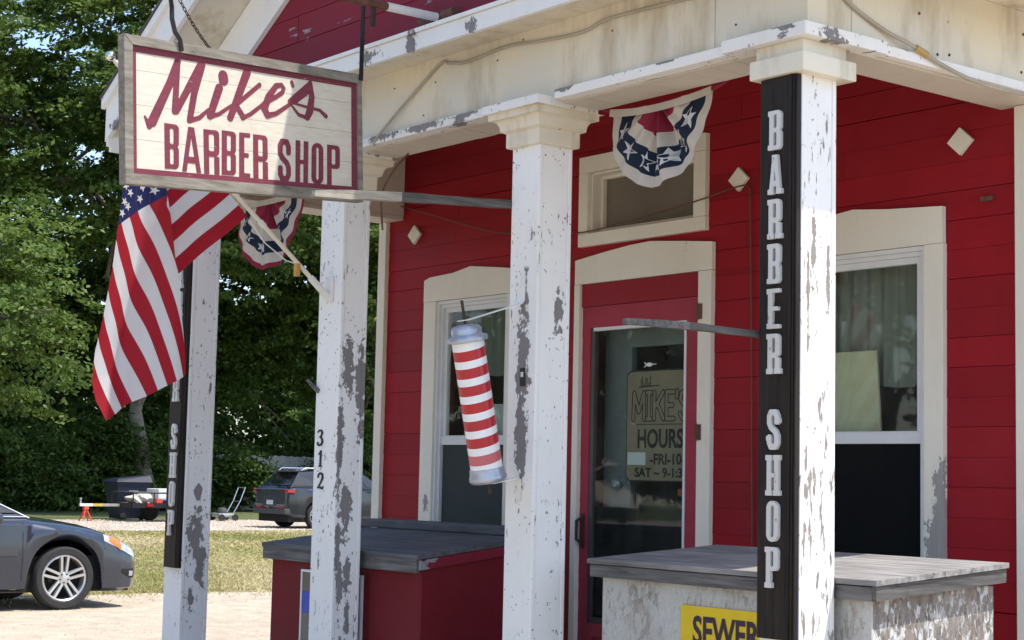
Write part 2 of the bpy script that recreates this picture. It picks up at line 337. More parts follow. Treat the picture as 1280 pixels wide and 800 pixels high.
def glyph(ch, W, H, T, slab=False):
    """heavy condensed capitals as sdf on [0,W]x[0,H]; slab adds western feet"""
    r = T * .75; tb = T * .72
    def B_(x, y):
        lobe = mn(sd_box(x, y, 0, H * .48, W, H, r), sd_box(x, y, 0, 0, W, H * .52, r)); o = mn(lobe, sd_box(x, y, 0, 0, W * .5, H))
        return mxx(mxx(o, -sd_box(x, y, T, tb, W - T, H * .5 - tb * .5, T * .3)), -sd_box(x, y, T, H * .5 + tb * .5, W - T, H - tb, T * .3))
    def P_(x, y, leg=False):
        o = mn(mn(sd_box(x, y, 0, H * .42, W, H, r), sd_box(x, y, 0, H * .42, W * .5, H)), sd_box(x, y, 0, 0, T, H))
        if leg: o = mn(o, mn(sd_box(x, y, W - T * 1.02, 0, W, H * .40, T * .1), sd_box(x, y, T, H * .40, W - T * .5, H * .5)))
        return mxx(o, -sd_box(x, y, T, H * .42 + tb, W - T, H - tb, T * .3))
    def A_(x, y):
        hw = W * .5 + (T * .62 - W * .5) * (y / H); q = np.abs(x - W / 2)
        o = mxx(q - hw, mxx(-y, y - H)); inn = q - hw + T * .93
        cut = mn(mxx(inn, y - H * .2), mxx(inn, H * .34 - y)); return mxx(o, -cut)
    def E_(x, y): return mn(mn(sd_box(x, y, 0, 0, T, H), sd_box(x, y, 0, 0, W, tb)), mn(sd_box(x, y, 0, H - tb, W, H), sd_box(x, y, 0, H * .5 - tb * .5, W * .86, H * .5 + tb * .5)))
    def H_(x, y): return mn(mn(sd_box(x, y, 0, 0, T, H), sd_box(x, y, W - T, 0, W, H)), sd_box(x, y, 0, H * .5 - tb * .5, W, H * .5 + tb * .5))
    def O_(x, y): return mxx(sd_box(x, y, 0, 0, W, H, min(W * .48, T * 1.3)), -sd_box(x, y, T, tb, W - T, H - tb, T * .45))
    def S_(x, y):
        q = T * .5; p = [(W - q, .69 * H), (W - q, .82 * H), (.68 * W, H - q), (.32 * W, H - q), (q, .83 * H), (q, .66 * H), (.33 * W, .55 * H), (.67 * W, .45 * H), (W - q, .34 * H), (W - q, .17 * H), (.68 * W, q), (.32 * W, q), (q, .18 * H), (q, .31 * H)]
        d = sd_path(x, y, [(a, b, q) for a, b in p])
        if slab: d = mn(d, mn(sd_box(x, y, W - T * .5, .66 * H, W + T * .2, .78 * H), sd_box(x, y, -T * .2, .22 * H, T * .5, .34 * H)))
        return d
    f = {'B': B_, 'P': P_, 'R': lambda x, y: P_(x, y, True), 'A': A_, 'E': E_, 'H': H_, 'O': O_, 'S': S_}[ch]
    if not slab: return f
    s, sh = T * .32, H * .13; feet = []
    if ch in 'BE': feet = [(-s, 0, T, sh), (-s, H - sh, T, H)]
    if ch == 'P': feet = [(-s, 0, T + s, sh), (-s, H - sh, T, H)]
    if ch == 'R': feet = [(-s, 0, T + s * .6, sh), (-s, H - sh, T, H), (W - T - s * .4, 0, W + s, sh)]
    if ch == 'H': feet = [(-s, 0, T + s * .6, sh), (-s, H - sh, T + s * .6, H), (W - T - s * .6, 0, W + s, sh), (W - T - s * .6, H - sh, W + s, H)]
    if ch == 'A': feet = [(-s, 0, T + s * .4, sh), (W - T - s * .4, 0, W + s, sh), (W * .25, H - sh * .8, W * .62, H)]
    def g_(x, y):
        d = f(x, y)
        for b in feet: d = mn(d, sd_box(x, y, *b))
        return d
    return g_
_font = bpy.data.curves.new('lettering', 'FONT')
def text_mesh(body, bold=0.0, ext=.0005):
    """2d triangulated text from the built-in font: verts, faces in unit coordinates"""
    c = bpy.data.curves.new('t', 'FONT'); c.body = body; c.size = 1; c.offset = bold; c.resolution_u = 4
    o = bpy.data.objects.new('t', c); COL.objects.link(o); dg = bpy.context.evaluated_depsgraph_get(); dg.update()
    me = bpy.data.meshes.new_from_object(o.evaluated_get(dg)); v = np.array([p.co[:] for p in me.vertices]); f = [tuple(p.vertices) for p in me.polygons]
    bpy.data.objects.remove(o); bpy.data.curves.remove(c); bpy.data.meshes.remove(me)
    return v, f
def text_part(body, mat, parent, x0, x1, z0, z1, y, bold=.0, name='lettering', label=None):
    """text facing -Y, fitted to a box"""
    v, f = text_mesh(body, bold); mnv, mxv = v[:, :2].min(0), v[:, :2].max(0)
    vs = [(x0 + (p[0] - mnv[0]) / (mxv[0] - mnv[0]) * (x1 - x0), y, z0 + (p[1] - mnv[1]) / (mxv[1] - mnv[1]) * (z1 - z0)) for p in v]
    o = mesh_obj(name, vs, f, mat, parent)
    if label: o['label'] = label
    return o

# ================================================================ the shop
YF, YW, XC = 4.65, 6.15, -6.69
shop = empty('barber_shop', (XC, YW, 0), 'red clapboard barber shop with white peeling columns and a gable above the porch', 'building')
Yfn = lambda u, v, h: (u, h, v)            # outline in X-Z, depth along Y

# --- columns
COLS = [(-4.395, -4.2, 'col_A'), (-5.93, -5.737, 'col_B'), (-7.54, -7.325, 'col_C'), (-9.165, -8.95, 'col_D')]
CL = ['white corner column, bright and flaking, behind the near black board', 'white middle column with a grey bare strip and outlet hole',
      'white column with house number 312 and large bare grey patches', 'white far left column carrying the second black board']
def square_lathe(mb, prof, x0, x1, y0, y1):
    v = []; f = []
    for o, z in prof: v += [(x0 - o, y0 - o, z), (x1 + o, y0 - o, z), (x1 + o, y1 + o, z), (x0 - o, y1 + o, z)]
    for i in range(len(prof) - 1):
        for k in range(4): f.append((i * 4 + k, i * 4 + (k + 1) % 4, i * 4 + 4 + (k + 1) % 4, i * 4 + 4 + k))
    f += [(3, 2, 1, 0), tuple(len(v) - 4 + k for k in range(4))]
    mb.add(v, f)
for i, (x0, x1, mk) in enumerate(COLS):
    y0, y1 = YF, YF + (.19, .19, .162, .175)[i]; zt = 3.075 if i == 0 else 3.03; t = .022
    c = bx('column', M[mk], shop, x0 + t + .003, x1 - t - .003, y0 + .004, y1 - .004, .15, zt - .002); c['label'] = CL[i]
    bx('plank', M[mk], c, x0, x1, y0, y0 + t, .152, zt, .004); bx('plank', M[mk], c, x0, x1, y1 - t, y1, .152, zt, .004)
    bx('plank', M[mk], c, x1 - t, x1 - .0025, y0 + t + .001, y1 - t - .001, .152, zt, .002); bx('plank', M[mk], c, x0 + .0025, x0 + t, y0 + t + .001, y1 - t - .001, .152, zt, .002)
    m = MB(); square_lathe(m, [(.03, .151), (.03, .30), (.012, .32)], x0, x1, y0, y1); m.build('base', M[mk], c)
    m = MB()
    if i == 0:
        m.box(x0 - .03, x1 + .047, y0 - .048, y1 + .06, 3.065, 3.138, b=.006); m.build('capital', M['cap'], c)
        bx('abacus', M['lip'], c, -4.56, -4.128, 4.585, 5.05, 3.193, 3.243, .004)
        bx('packing_block', M['cap'], c, x0 - .02, x1 + .02, y0 - .02, y1 + .03, 3.138, 3.192)
    else:
        cove = [(.042 + .026 * (1 - math.cos(a)), 3.098 + .046 * math.sin(a)) for a in [k * math.pi / 2 / 6 for k in range(7)]]
        square_lathe(m, [(.004, 3.018), (.02, 3.022), (.022, 3.03), (.022, 3.088), (.036, 3.094)] + cove + [(.082, 3.146), (.082, 3.172), (.1, 3.174)], x0, x1, y0, y1)
        m.build('capital', M['cap'], c)
        bx('abacus', M['lip'], c, x0 - .103, x1 + .103, y0 - .103, y1 + .06, 3.174, 3.2135, .003)

# --- beams round the porch, their lips and the boards under them
BX0, BX1 = -9.2, -4.178
fb = bx('front_beam', M['cream'], shop, BX0, -4.66, YF, 4.895, 3.215, 3.548)
bx('beam_board', M['cream'], fb, -4.657, BX1, YF + .001, 4.895, 3.215, 3.548)
x = BX0
while x < BX1 - .02:
    x2 = min(x + .128, BX1); bx('soffit_board', M['soffit'], fb, x + .0012, x2 - .0012, 4.692, 4.9, 3.190 + random.uniform(-.001, .001), 3.2145); x = x2
m = MB()
pr = [(0, 0), (.028, -.004), (.030, .004), (.030, .034), (.012, .036), (0, .034)]
x = BX0; 
for a, b in ((BX0 - .02, -7.66), (-7.205, -6.05), (-5.615, -4.575)):
    m = MB(); m.box(a, b, YF - .026, YF + .04, 3.196, 3.238, b=.004); m.build('beam_lip', M['lip'], fb)
rb_ = bx('side_beam', M['cream'], shop, -4.4, BX1 + .002, 4.897, YW, 3.2155, 3.548)
bx('beam_lip', M['lip'], rb_, -4.19, -4.148, 5.055, YW - .02, 3.197, 3.237, .004)
bx('soffit_board', M['soffit'], rb_, -4.402, -4.192, 4.902, YW - .002, 3.188, 3.2135)
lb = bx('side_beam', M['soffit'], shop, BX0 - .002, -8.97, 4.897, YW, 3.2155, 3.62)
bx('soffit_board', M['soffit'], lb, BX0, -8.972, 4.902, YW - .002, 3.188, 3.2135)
bx('porch_ceiling', M['soffit'], shop, BX0, BX1, 4.9, YW + .1, 3.625, 3.65)

# --- cornice in front of the gable
bx('cornice_soffit', M['cream'], shop, -9.52, -3.85, 4.455, 4.66, 3.5485, 3.565)
fc = bx('cornice_fascia', M['fascia'], shop, -9.52, -3.85, 4.43, 4.455, 3.527, 3.607, .002)
bx('drip_cap', M['fascia'], fc, -9.53, -3.84, 4.418, 4.47, 3.6085, 3.628, .003)
m = MB(); m.hexa([(-9.5, 4.44, 3.60), (-3.86, 4.44, 3.60), (-3.86, 4.68, 3.60), (-9.5, 4.68, 3.60), (-9.5, 4.44, 3.628), (-3.86, 4.44, 3.628), (-3.86, 4.68, 3.66), (-9.5, 4.68, 3.66)])
m.build('cornice_roof', M['fascia'], shop)
bx('eave_soffit', M['cream'], shop, -4.176, -3.86, 4.67, 10.3, 3.549, 3.566)
bx('eave_fascia', M['fascia'], shop, -3.86, -3.832, 4.34, 10.3, 3.50, 3.66, .003)
bx('eave_soffit', M['cream'], shop, -9.52, -9.21, 4.67, 10.3, 3.549, 3.566)
bx('eave_fascia', M['fascia'], shop, -9.548, -9.521, 4.34, 10.3, 3.50, 3.66, .003)

# --- gable: boards, frieze, sloping soffit, rake board, roof
SL = .59
gw = MB(); gw.prism([(-9.35, 3.56), (-4.03, 3.56), (XC, 3.56 + SL * 2.66)], Yfn, 4.70, 4.80); gable = gw.build('gable_wall', M['red_gable'], shop)
z = 3.60; k = 0
while z < 5.1:
    z1 = z + .148; zz = z1 - .004
    e0 = (z - 3.56) / SL; e1 = (zz - 3.56) / SL
    xa0, xb0, xa1, xb1 = -9.35 + e0, -4.03 - e0, -9.35 + e1, -4.03 - e1
    cut = (-7.0, -5.6, -7.9, -6.3, -4.9)[k % 5]
    for (l0, l1, r0, r1) in ((xa0, xa1, cut - .002, cut - .002), (cut + .002, cut + .002, xb0, xb1)):
        if min(r0, r1) - max(l0, l1) < .15: continue
        m = MB(); m.prism([(l0, z), (r0, z), (r1, zz), (l1, zz)], Yfn, 4.682 + random.uniform(0, .003), 4.7); m.build('plank', M['red_gable'], gable)
    z = z1; k += 1
for s in (-1, 1):
    X = lambda d: XC + s * d
    zl = lambda d, o: o + SL * (2.86 - d)          # height of a line parallel to the roof, d metres from the ridge
    # frieze (wall board), soffit, rake board; o = height at the eave
    def para(o0, o1, d0, d1): 
        q = [(X(d1), zl(d1, o0)), (X(d0), zl(d0, o0)), (X(d0), zl(d0, o1)), (X(d1), zl(d1, o1))]
        return q if s < 0 else q[::-1]
    m = MB(); m.prism(para(3.235, 3.54, 0, 2.45), Yfn, 4.652, 4.681); m.build('gable_frieze', M['fascia'], shop)
    m = MB(); m.prism(para(3.545, 3.565, 0, 2.84), Yfn, 4.36, 4.68); m.build('rake_soffit', M['cream'], shop)
    m = MB(); m.prism(para(3.53, 3.775, 0, 2.86), Yfn, 4.332, 4.358); rk = m.build('rake_board', M['fascia'], shop)
    m = MB(); m.prism(para(3.74, 3.80, 0, 2.875), Yfn, 4.305, 4.331); m.build('rake_moulding', M['fascia'], rk)
    m = MB(); m.prism(para(3.803, 3.822, 0, 2.885), Yfn, 4.298, 10.3); m.build('roof_slope', plain('asphalt_shingles_%d' % (s + 1), (.07, .065, .06), .9, 0, .3, 20, .4), shop)
    m = MB(); m.box(min(X(2.83), X(2.858)), max(X(2.83), X(2.858)), 4.36, 4.5, 3.47, 3.74); m.build('eave_return', M['fascia'], shop)

# --- front wall: backing with openings, then boards one by one
OPEN = {'wl': (-8.55, -7.83, 1.02, 2.63), 'wr': (-5.60, -4.80, .98, 2.63), 'door': (-7.172, -6.235, .15, 2.63), 'tr': (-7.118, -6.278, 2.915, 3.257)}
def bands(z0, z1, x0, x1):
    """free rectangles of a strip after cutting the openings"""
    zs = sorted({z0, z1} | {e for o in OPEN.values() for e in o[2:] if z0 < e < z1}); out = []
    for a, b in zip(zs[:-1], zs[1:]):
        iv = sorted((o[0], o[1]) for o in OPEN.values() if o[2] < b - 1e-6 and o[3] > a + 1e-6); x = x0
        for l, r_ in iv:
            if l > x + 1e-4: out.append((x, l, a, b))
            x = max(x, r_)
        if x < x1: out.append((x, x1, a, b))
    return out
m = MB()
zs = [.15, .98, 1.02, 2.63, 2.915, 3.257, 3.63]
for a, b in zip(zs[:-1], zs[1:]):
    for q in bands(a, b, BX0 + .01, BX1 - .02): m.box(q[0], q[1], YW + .014, YW + .12, q[2], q[3])
wall = m.build('front_wall', M['red'], shop)
row = .131; z = 1.68 - row * 12; k = 0
while z < 3.62:
    gap = random.choice((.0005, .0010, .0026, .0014, .0030))
    pieces = []
    for q in bands(max(z, .15), min(z + row, 3.622), BX0 + .06, BX1 - .08):
        L_ = q[1] - q[0]
        if L_ > 1.6 and q[3] - q[2] > .1: s_ = q[0] + L_ * random.uniform(.3, .7); pieces += [(q[0], s_ - .0008, q[2], q[3]), (s_ + .0008, q[1], q[2], q[3])]
        else: pieces.append(q)
    for (xa, xb, za, zb) in pieces:
        if zb - za < .012: continue
        full_b, full_t = abs(za - z) < 1e-6, abs(zb - z - row) < 1e-6
        b0 = za + (gap if full_b else 0); yb = YW - random.uniform(.000, .0016); yt = YW + random.uniform(.0, .0016)
        m = MB(); m.hexa([(xa, yb, b0), (xb, yb, b0), (xb, YW + .0135, b0), (xa, YW + .0135, b0), (xa, yt, zb), (xb, yt, zb), (xb, YW + .0135, zb), (xa, YW + .0135, zb)])
        m.build('siding_board', M['red'], wall)
    z += row; k += 1
for a, b in ((-9.207, -9.125), (-4.318, -4.17)):
    bx('corner_board', M['trim'], shop, a, b, YW - .03, YW + .013, .16, 3.187 if a < -5 else 3.186, .003)
# body of the shop behind the porch
for a, b in ((BX0, BX0 + .12), (BX1 - .12, BX1)): bx('side_wall', M['red'], shop, a, b, YW + .125, 10, .0, 3.62)
bx('rear_wall', M['red'], shop, BX0, BX1, 10.001, 10.1, 0, 3.62)
bx('interior_wall', M['int_wall'], shop, BX0 + .13, BX1 - .13, 8.6, 8.7, .16, 3.38)
bx('interior_floor', M['dark'], shop, BX0 + .13, BX1 - .13, YW + .125, 9.9, .10, .155)
bx('interior_ceiling', M['int_wall'], shop, BX0 + .13, BX1 - .13, YW + .125, 9.9, 3.4, 3.45)

# --- windows, door and transom
def lintel(xs, z0, parent, y0=YW - .03):
    m = MB(); m.prism([(xs[0][0], z0), (xs[-1][0], z0)] + [(x, z) for x, z in xs[::-1]], Yfn, y0, YW - .004); return m.build('lintel', M['trim'], parent)
def window(x0, x1, z0, z1, co, lin, label, scr='screen'):
    """x0..x1 opening between casings, co casing width"""
    w_ = bx('window', M['trim'], shop, x0 - co, x0 - .001, YW - .03, YW + .013, z0, z1, .002); w_['label'] = label
    bx('casing', M['trim'], w_, x1 + .001, x1 + co, YW - .03, YW + .013, z0, z1, .002)
    lintel(lin, z1 + .0015, w_)
    bx('sill', M['trim'], w_, x0 - co - .03, x1 + co + .03, YW - .06, YW + .1, z0 - .05, z0 - .001, .004)
    def frame(name, a, b, c, d, t, ya, yb, mt):
        m = MB(); m.box(a, a + t, ya, yb, c, d); m.box(b - t, b, ya, yb, c, d); m.box(a + t, b - t, ya, yb, d - t, d); m.box(a + t, b - t, ya, yb, c, c + t); return m.build(name, mt, w_)
    frame('outer_frame', x0 + .001, x1 - .001, z0 + .001, z1 - .001, .02, YW - .016, YW + .05, M['alu'])
    frame('track_frame', x0 + .0215, x1 - .0215, z0 + .0215, z1 - .0215, .02, YW + .002, YW + .05, M['alu'])
    a, b = x0 + .042, x1 - .042; zm = 1.768
    frame('upper_sash', a, b, zm, z1 - .042, .03, YW + .018, YW + .045, M['alu'])
    m = MB(); m.box(a, b, YW + .008, YW + .017, zm - .028, zm + .026, b=.003); m.build('meeting_rail', M['alu'], w_)
    frame('lower_sash', a, b, z0 + .042, zm - .001, .028, YW + .03, YW + .055, M['alu'])
    bx('upper_pane', M['glass'], w_, a + .029, b - .029, YW + .03, YW + .034, zm + .029, z1 - .071)
    bx('lower_pane', M['glass'], w_, a + .027, b - .027, YW + .041, YW + .045, z0 + .069, zm - .028)
    bx('insect_screen', M[scr], w_, a + .002, b - .002, YW + .0235, YW + .0245, z0 + .045, zm - .027)
    return w_
window(-8.55, -7.83, 1.02, 2.63, .128, [(-8.68, 2.768), (-8.62, 2.785), (-8.376, 2.795), (-8.20, 2.822), (-7.95, 2.795), (-7.70, 2.765)], 'double hung window beside the barber pole', 'screen_grey')
window(-5.60, -4.80, .98, 2.63, .105, [(-5.71, 2.772), (-5.45, 2.81), (-5.21, 2.836), (-5.0, 2.815), (-4.696, 2.796)], 'double hung window right of the corner column, curtain behind its upper pane')
dr = bx('door', M['trim'], shop, -6.234, -6.14, YW - .03, YW + .013, .16, 2.63, .003); dr['label'] = 'red screen door in a white casing'
bx('casing', M['trim'], dr, -7.218, -7.173, YW - .03, YW + .013, .16, 2.63, .002)
lintel([(-7.215, 2.768), (-6.98, 2.795), (-6.76, 2.815), (-6.604, 2.822), (-6.35, 2.798), (-6.135, 2.775)], 2.6315, dr)
bx('door_header', M['red_door'], dr, -7.171, -6.236, YW - .012, YW + .05, 2.505, 2.629)
m = MB(); m.box(-7.171, -7.108, YW + .0, YW + .035, .16, 2.503); m.box(-6.342, -6.236, YW, YW + .035, .16, 2.503); m.box(-7.108, -6.342, YW, YW + .035, 2.385, 2.503); m.box(-7.108, -6.342, YW, YW + .035, .16, .77)
m.build('door_frame', M['red_pink'], dr)
bx('kick_panel', M['red_door'], dr, -7.05, -6.40, YW - .006, YW - .001, .24, .70, .002)
m = MB(); m.box(-7.107, -7.076, YW + .006, YW + .03, .771, 2.384); m.box(-7.076, -6.358, YW + .006, YW + .03, .771, .80); m.build('inner_frame', plain('dark_metal_frame', (.10, .095, .09), .5, .5), dr)
m = MB(); m.box(-6.358, -6.3425, YW - .004, YW + .03, .771, 2.384); m.box(-7.076, -6.358, YW - .004, YW + .03, 2.366, 2.384); m.build('white_bead', M['alu'], dr)
bx('pane', M['glass'], dr, -7.075, -6.359, YW + .016, YW + .02, .801, 2.365)
bx('insect_screen', M['screen'], dr, -7.074, -6.36, YW + .0225, YW + .0235, .802, 1.40)
m = MB(); m.box(-7.152, -7.128, YW - .012, YW - .001, 1.17, 1.36, b=.006); m.tube([(-7.14, YW - .01, 1.20), (-7.14, YW - .05, 1.22), (-7.14, YW - .05, 1.32), (-7.14, YW - .01, 1.34)], .009, 8); autosmooth(m.build('handle', M['iron'], dr))
for zh in (2.42, 1.80, .5):
    m = MB(); m.box(-6.262, -6.236, YW - .006, YW - .0005, zh - .045, zh + .045); m.box(-6.233, -6.20, YW - .036, YW - .0305, zh - .04, zh + .04); m.lathe([(.007, -.045), (.007, .045)], (-6.235, YW - .034, zh), n=8); m.build('hinge', M['rust'], dr)
# inner door seen through the screen door
idr = bx('inner_door', plain('grey_inner_door', (.19, .20, .205), .6), shop, -7.15, -6.93, YW + .15, YW + .19, .17, 2.5, .004)
bx('stile', M['int_wall'], idr, -6.36, -6.25, YW + .15, YW + .19, .17, 2.5); bx('lock_rail', M['dark'], idr, -6.929, -6.361, YW + .152, YW + .188, .17, 1.40)
bx('top_rail', M['int_wall'], idr, -6.929, -6.361, YW + .15, YW + .19, 2.28, 2.5); bx('pane', M['glass'], idr, -6.928, -6.362, YW + .168, YW + .172, 1.401, 2.279)
m = MB(); m.lathe([(.028, 0), (.028, .008), (.012, .012), (.012, .03), (.026, .038), (.03, .055), (.022, .068), (.0, .07)], (-6.985, YW + .15, 1.53), (0, -1, 0), 16); autosmooth(m.build('door_knob', M['galv'], idr))
# transom
tr = bx('transom_window', M['trim'], shop, -7.195, -6.19, YW - .03, YW + .013, 3.2585, 3.35, .003); tr['label'] = 'boarded transom window above the door'
bx('casing', M['trim'], tr, -7.195, -6.19, YW - .031, YW + .013, 2.842, 2.9135, .003)
bx('casing', M['trim'], tr, -7.195, -7.119, YW - .03, YW + .013, 2.915, 3.257, .002); bx('casing', M['trim'], tr, -6.277, -6.19, YW - .03, YW + .013, 2.915, 3.257, .002)
m = MB(); t = .03; a, b, c, d = -7.117, -6.279, 2.916, 3.256
m.box(a, a + t, YW + .06, YW + .11, c, d); m.box(b - t, b, YW + .06, YW + .11, c, d); m.box(a + t, b - t, YW + .06, YW + .11, d - t, d); m.box(a + t, b - t, YW + .06, YW + .11, c, c + t); m.build('sash', M['trim'], tr)
m = MB(); m.box(a, a + .012, YW - .003, YW + .06, c, d); m.box(a + .012, b, YW - .003, YW + .06, d - .012, d); m.build('jamb', M['trim'], tr)
bx('board', plain('taupe_transom_board', (.17, .145, .115), .35, 0, .15, 4), tr, a + t, b - t, YW + .085, YW + .09, c + t, d - t)
# diamonds on the wall
for k, (x, lab) in enumerate(((-8.82, 'left of the barber pole window'), (-5.965, 'between transom and corner column'), (-4.608, 'above the right window'))):
    r_ = .062; m = MB(); m.prism([(x - .068, 3.077), (x, 3.077 - r_), (x + .068, 3.077), (x, 3.077 + r_)], Yfn, YW - .022, YW - .0045)
    m.build('diamond_ornament', M['trim'], shop)['label'] = 'small cream diamond block ' + lab
for k in range(9):
    x_ = random.uniform(-7.1, -4.25); z_ = random.choice((3.27, 3.30, 3.45, 3.52)) + random.uniform(-.02, .02); m = MB(); m.lathe([(.0045, 0), (.0045, .003), (.002, .004)], (x_, YF, z_), (0, -1, 0), 6); m.build('nail', M['rust'], fb)
for k in range(5):
    y_ = random.uniform(4.95, 6.0); z_ = random.uniform(3.26, 3.5); m = MB(); m.lathe([(.006, 0), (.006, .004), (.002, .006)], (BX1 + .002, y_, z_), (1, 0, 0), 6); m.build('nail', M['rust'], rb_)
bx('iron_scrap', M['rust'], shop, -4.50, -4.44, YW - .02, YW - .0045, 2.795, 2.815)

# ================================================================ hanging sign
SA = R(-8); SN = Vector((math.cos(SA), -math.sin(SA), 0)); SU = Vector((math.sin(SA), math.cos(SA), 0)); SC = Vector((-6.5, 3.6, 3.05))
sfn = lambda u, v, h: tuple(SC + SU * u + Vector((0, 0, v)) + SN * h)
sign = empty('hanging_sign', (-6.5, 3.6, 2.72), "cream wooden sign reading Mike's Barber Shop in maroon, hung out over the porch", 'sign')
O_ = [(-.6421, .2902), (.6554, .3602), (.689, -.2378), (-.6032, -.3332)]
I_ = [(-.598, .2525), (.633, .316), (.660, -.193), (-.5665, -.285)]
def lerp2(q, s, t):      # s along, t down
    a = [q[0][k] + (q[1][k] - q[0][k]) * s for k in (0, 1)]; b = [q[3][k] + (q[2][k] - q[3][k]) * s for k in (0, 1)]
    return (a[0] + (b[0] - a[0]) * t, a[1] + (b[1] - a[1]) * t)
for t0, t1 in ((0, .19), (.19, .46), (.46, .73), (.73, 1)):
    g = .0012; m = MB(); m.prism([lerp2(I_, 0, t1 - g), lerp2(I_, 1, t1 - g), lerp2(I_, 1, t0 + g), lerp2(I_, 0, t0 + g)], sfn, -.028, random.uniform(-.0006, 0)); m.build('plank', M['sign_white'], sign)
mt = [(0, 1, 'frame_rail'), (1, 2, 'frame_stile'), (2, 3, 'frame_rail'), (3, 0, 'frame_stile')]
for a, b, nm in mt:
    if nm == 'frame_rail': poly = [O_[a], O_[b], I_[b], I_[a]]
    else: poly = [O_[a], O_[b], I_[b], I_[a]]
    m = MB(); m.prism(poly, sfn, -.034, .014 if nm == 'frame_rail' else .0125); m.build(nm, M['frame_wood'], sign)
J_ = [lerp2(I_, .018, .05), lerp2(I_, .975, .045), lerp2(I_, .972, .955), lerp2(I_, .018, .955)]
I2 = [lerp2(I_, .0005, .002), lerp2(I_, .9995, .002), lerp2(I_, .9995, .998), lerp2(I_, .0005, .998)]
for a, b, _ in mt:
    m = MB(); m.prism([I2[a], I2[b], J_[b], J_[a]], sfn, .0004, .0022); m.build('border_stripe', M['maroon'], sign)
SCRIPT = {
 'M': [[(-.3645, .2301, .0175), (-.4012, .1228, .020), (-.4791, -.0512, .024)], [(-.517, -.0354, .0059), (-.4929, -.0726, .0147), (-.4757, -.0443, .0192)], [(-.3643, .2269, .0145), (-.3693, .0124, .0167)], [(-.3617, .0137, .0167), (-.2447, .237, .020)], [(-.2407, .2345, .0195), (-.2737, .1072, .018), (-.2914, -.0118, .0165)], [(-.295, -.0169, .0123), (-.2416, .0051, .0116), (-.1966, .0489, .0086)]],
 'i': [[(-.1458, .1515, .0215), (-.1875, .0242, .019)], [(-.1873, .019, .0118), (-.1406, .0388, .0103), (-.0786, .086, .0088)], [(-.1277, .2099, .0255), (-.1237, .1927, .0263)]],
 'k': [[(-.0003, .2473, .0225), (-.0802, .0326, .018)], [(-.0624, .0855, .0113), (.0718, .2069, .0116)], [(.07, .21, .0075), (.0773, .1964, .0041)], [(-.0548, .0968, .0145), (-.0101, .0465, .0146)], [(-.0156, .0416, .0105), (.0283, .0678, .0107), (.1004, .1275, .01)]],
 'e': [[(.1004, .1275, .0116), (.1659, .1697, .0118), (.2, .195, .0118), (.207, .2145, .0118), (.1931, .2293, .011), (.1637, .2191, .0144), (.124, .1622, .0184), (.1038, .1078, .0199), (.1211, .077, .015), (.1692, .0941, .0118), (.252, .1543, .0103)]],
 's': [[(.243, .163, .012), (.3562, .2629, .014)], [(.2689, .1641, .0137), (.3413, .2242, .0152)], [(.3586, .2689, .0123), (.3702, .2029, .0175), (.3615, .1389, .0209), (.3479, .1075, .0174)], [(.3454, .1043, .0113), (.2971, .1105, .0095), (.2567, .1448, .006)], [(.2562, .1584, .0068), (.3477, .1538, .0078), (.4183, .1522, .0089), (.4567, .1309, .0124)]],
 'a': [[(.2521, .252, .011), (.259, .2345, .009)]]}
for key_, strokes in SCRIPT.items():
    P_ = np.array([p for s in strokes for p in s]); x0, y0, x1, y1 = P_[:, 0].min() - .03, P_[:, 1].min() - .03, P_[:, 0].max() + .03, P_[:, 1].max() + .03
    f = lambda x, y, S=strokes: np.minimum.reduce([sd_path(x, y, s) for s in S]) + .0016
    nx = int((x1 - x0) / .003); ny = int((y1 - y0) / .003)
    hh = {'M': .0018, 'i': .0021, 'k': .0018, 'e': .0021, 's': .0018, 'a': .0021}[key_]
    v, fc_ = sdf_shape(f, x0, y0, x1, y1, nx, ny, sfn, hh); mesh_obj('script_letter', v, fc_, M['maroon'], sign)
BL = [('B', (-.4194, -.047), (-.3463, -.0446), (-.3372, -.2329), (-.4067, -.2392)), ('A', (-.3325, -.0446), (-.2339, -.0409), (-.2224, -.2329), (-.3194, -.2381)), ('R', (-.2194, -.0405), (-.1375, -.034), (-.126, -.2269), (-.2056, -.2324)),
      ('B', (-.1229, -.0296), (-.0478, -.0254), (-.0391, -.2173), (-.114, -.2231)), ('E', (-.0293, -.0234), (.0295, -.0189), (.0385, -.2164), (-.0203, -.2197)), ('R', (.046, -.0193), (.1248, -.0147), (.1374, -.2104), (.0573, -.2157)),
      ('S', (.1831, -.0148), (.2574, -.0101), (.2657, -.2025), (.1941, -.2085)), ('H', (.2851, -.0077), (.3584, -.0035), (.3637, -.1949), (.2921, -.2008)), ('O', (.3785, -.0034), (.4461, .0011), (.4541, -.1885), (.3845, -.1934)), ('P', (.4694, .0016), (.5452, .006), (.5528, -.181), (.4772, -.1864))]
for ch, tl, tr_, br, bl in BL:
    W_, H_ = tr_[0] - tl[0], tl[1] - bl[1]
    def lf(x, y, h, q=(tl, tr_, br, bl), W_=W_, H_=H_): return sfn(*lerp2(q, x / W_, 1 - y / H_), h)
    v, fc_ = sdf_shape(glyph(ch, W_, H_, .0265 if ch != 'A' else .024), -.002, -.002, W_ + .002, H_ + .002, 34, 80, lf, .0018); mesh_obj('block_letter', v, fc_, M['maroon'], sign)
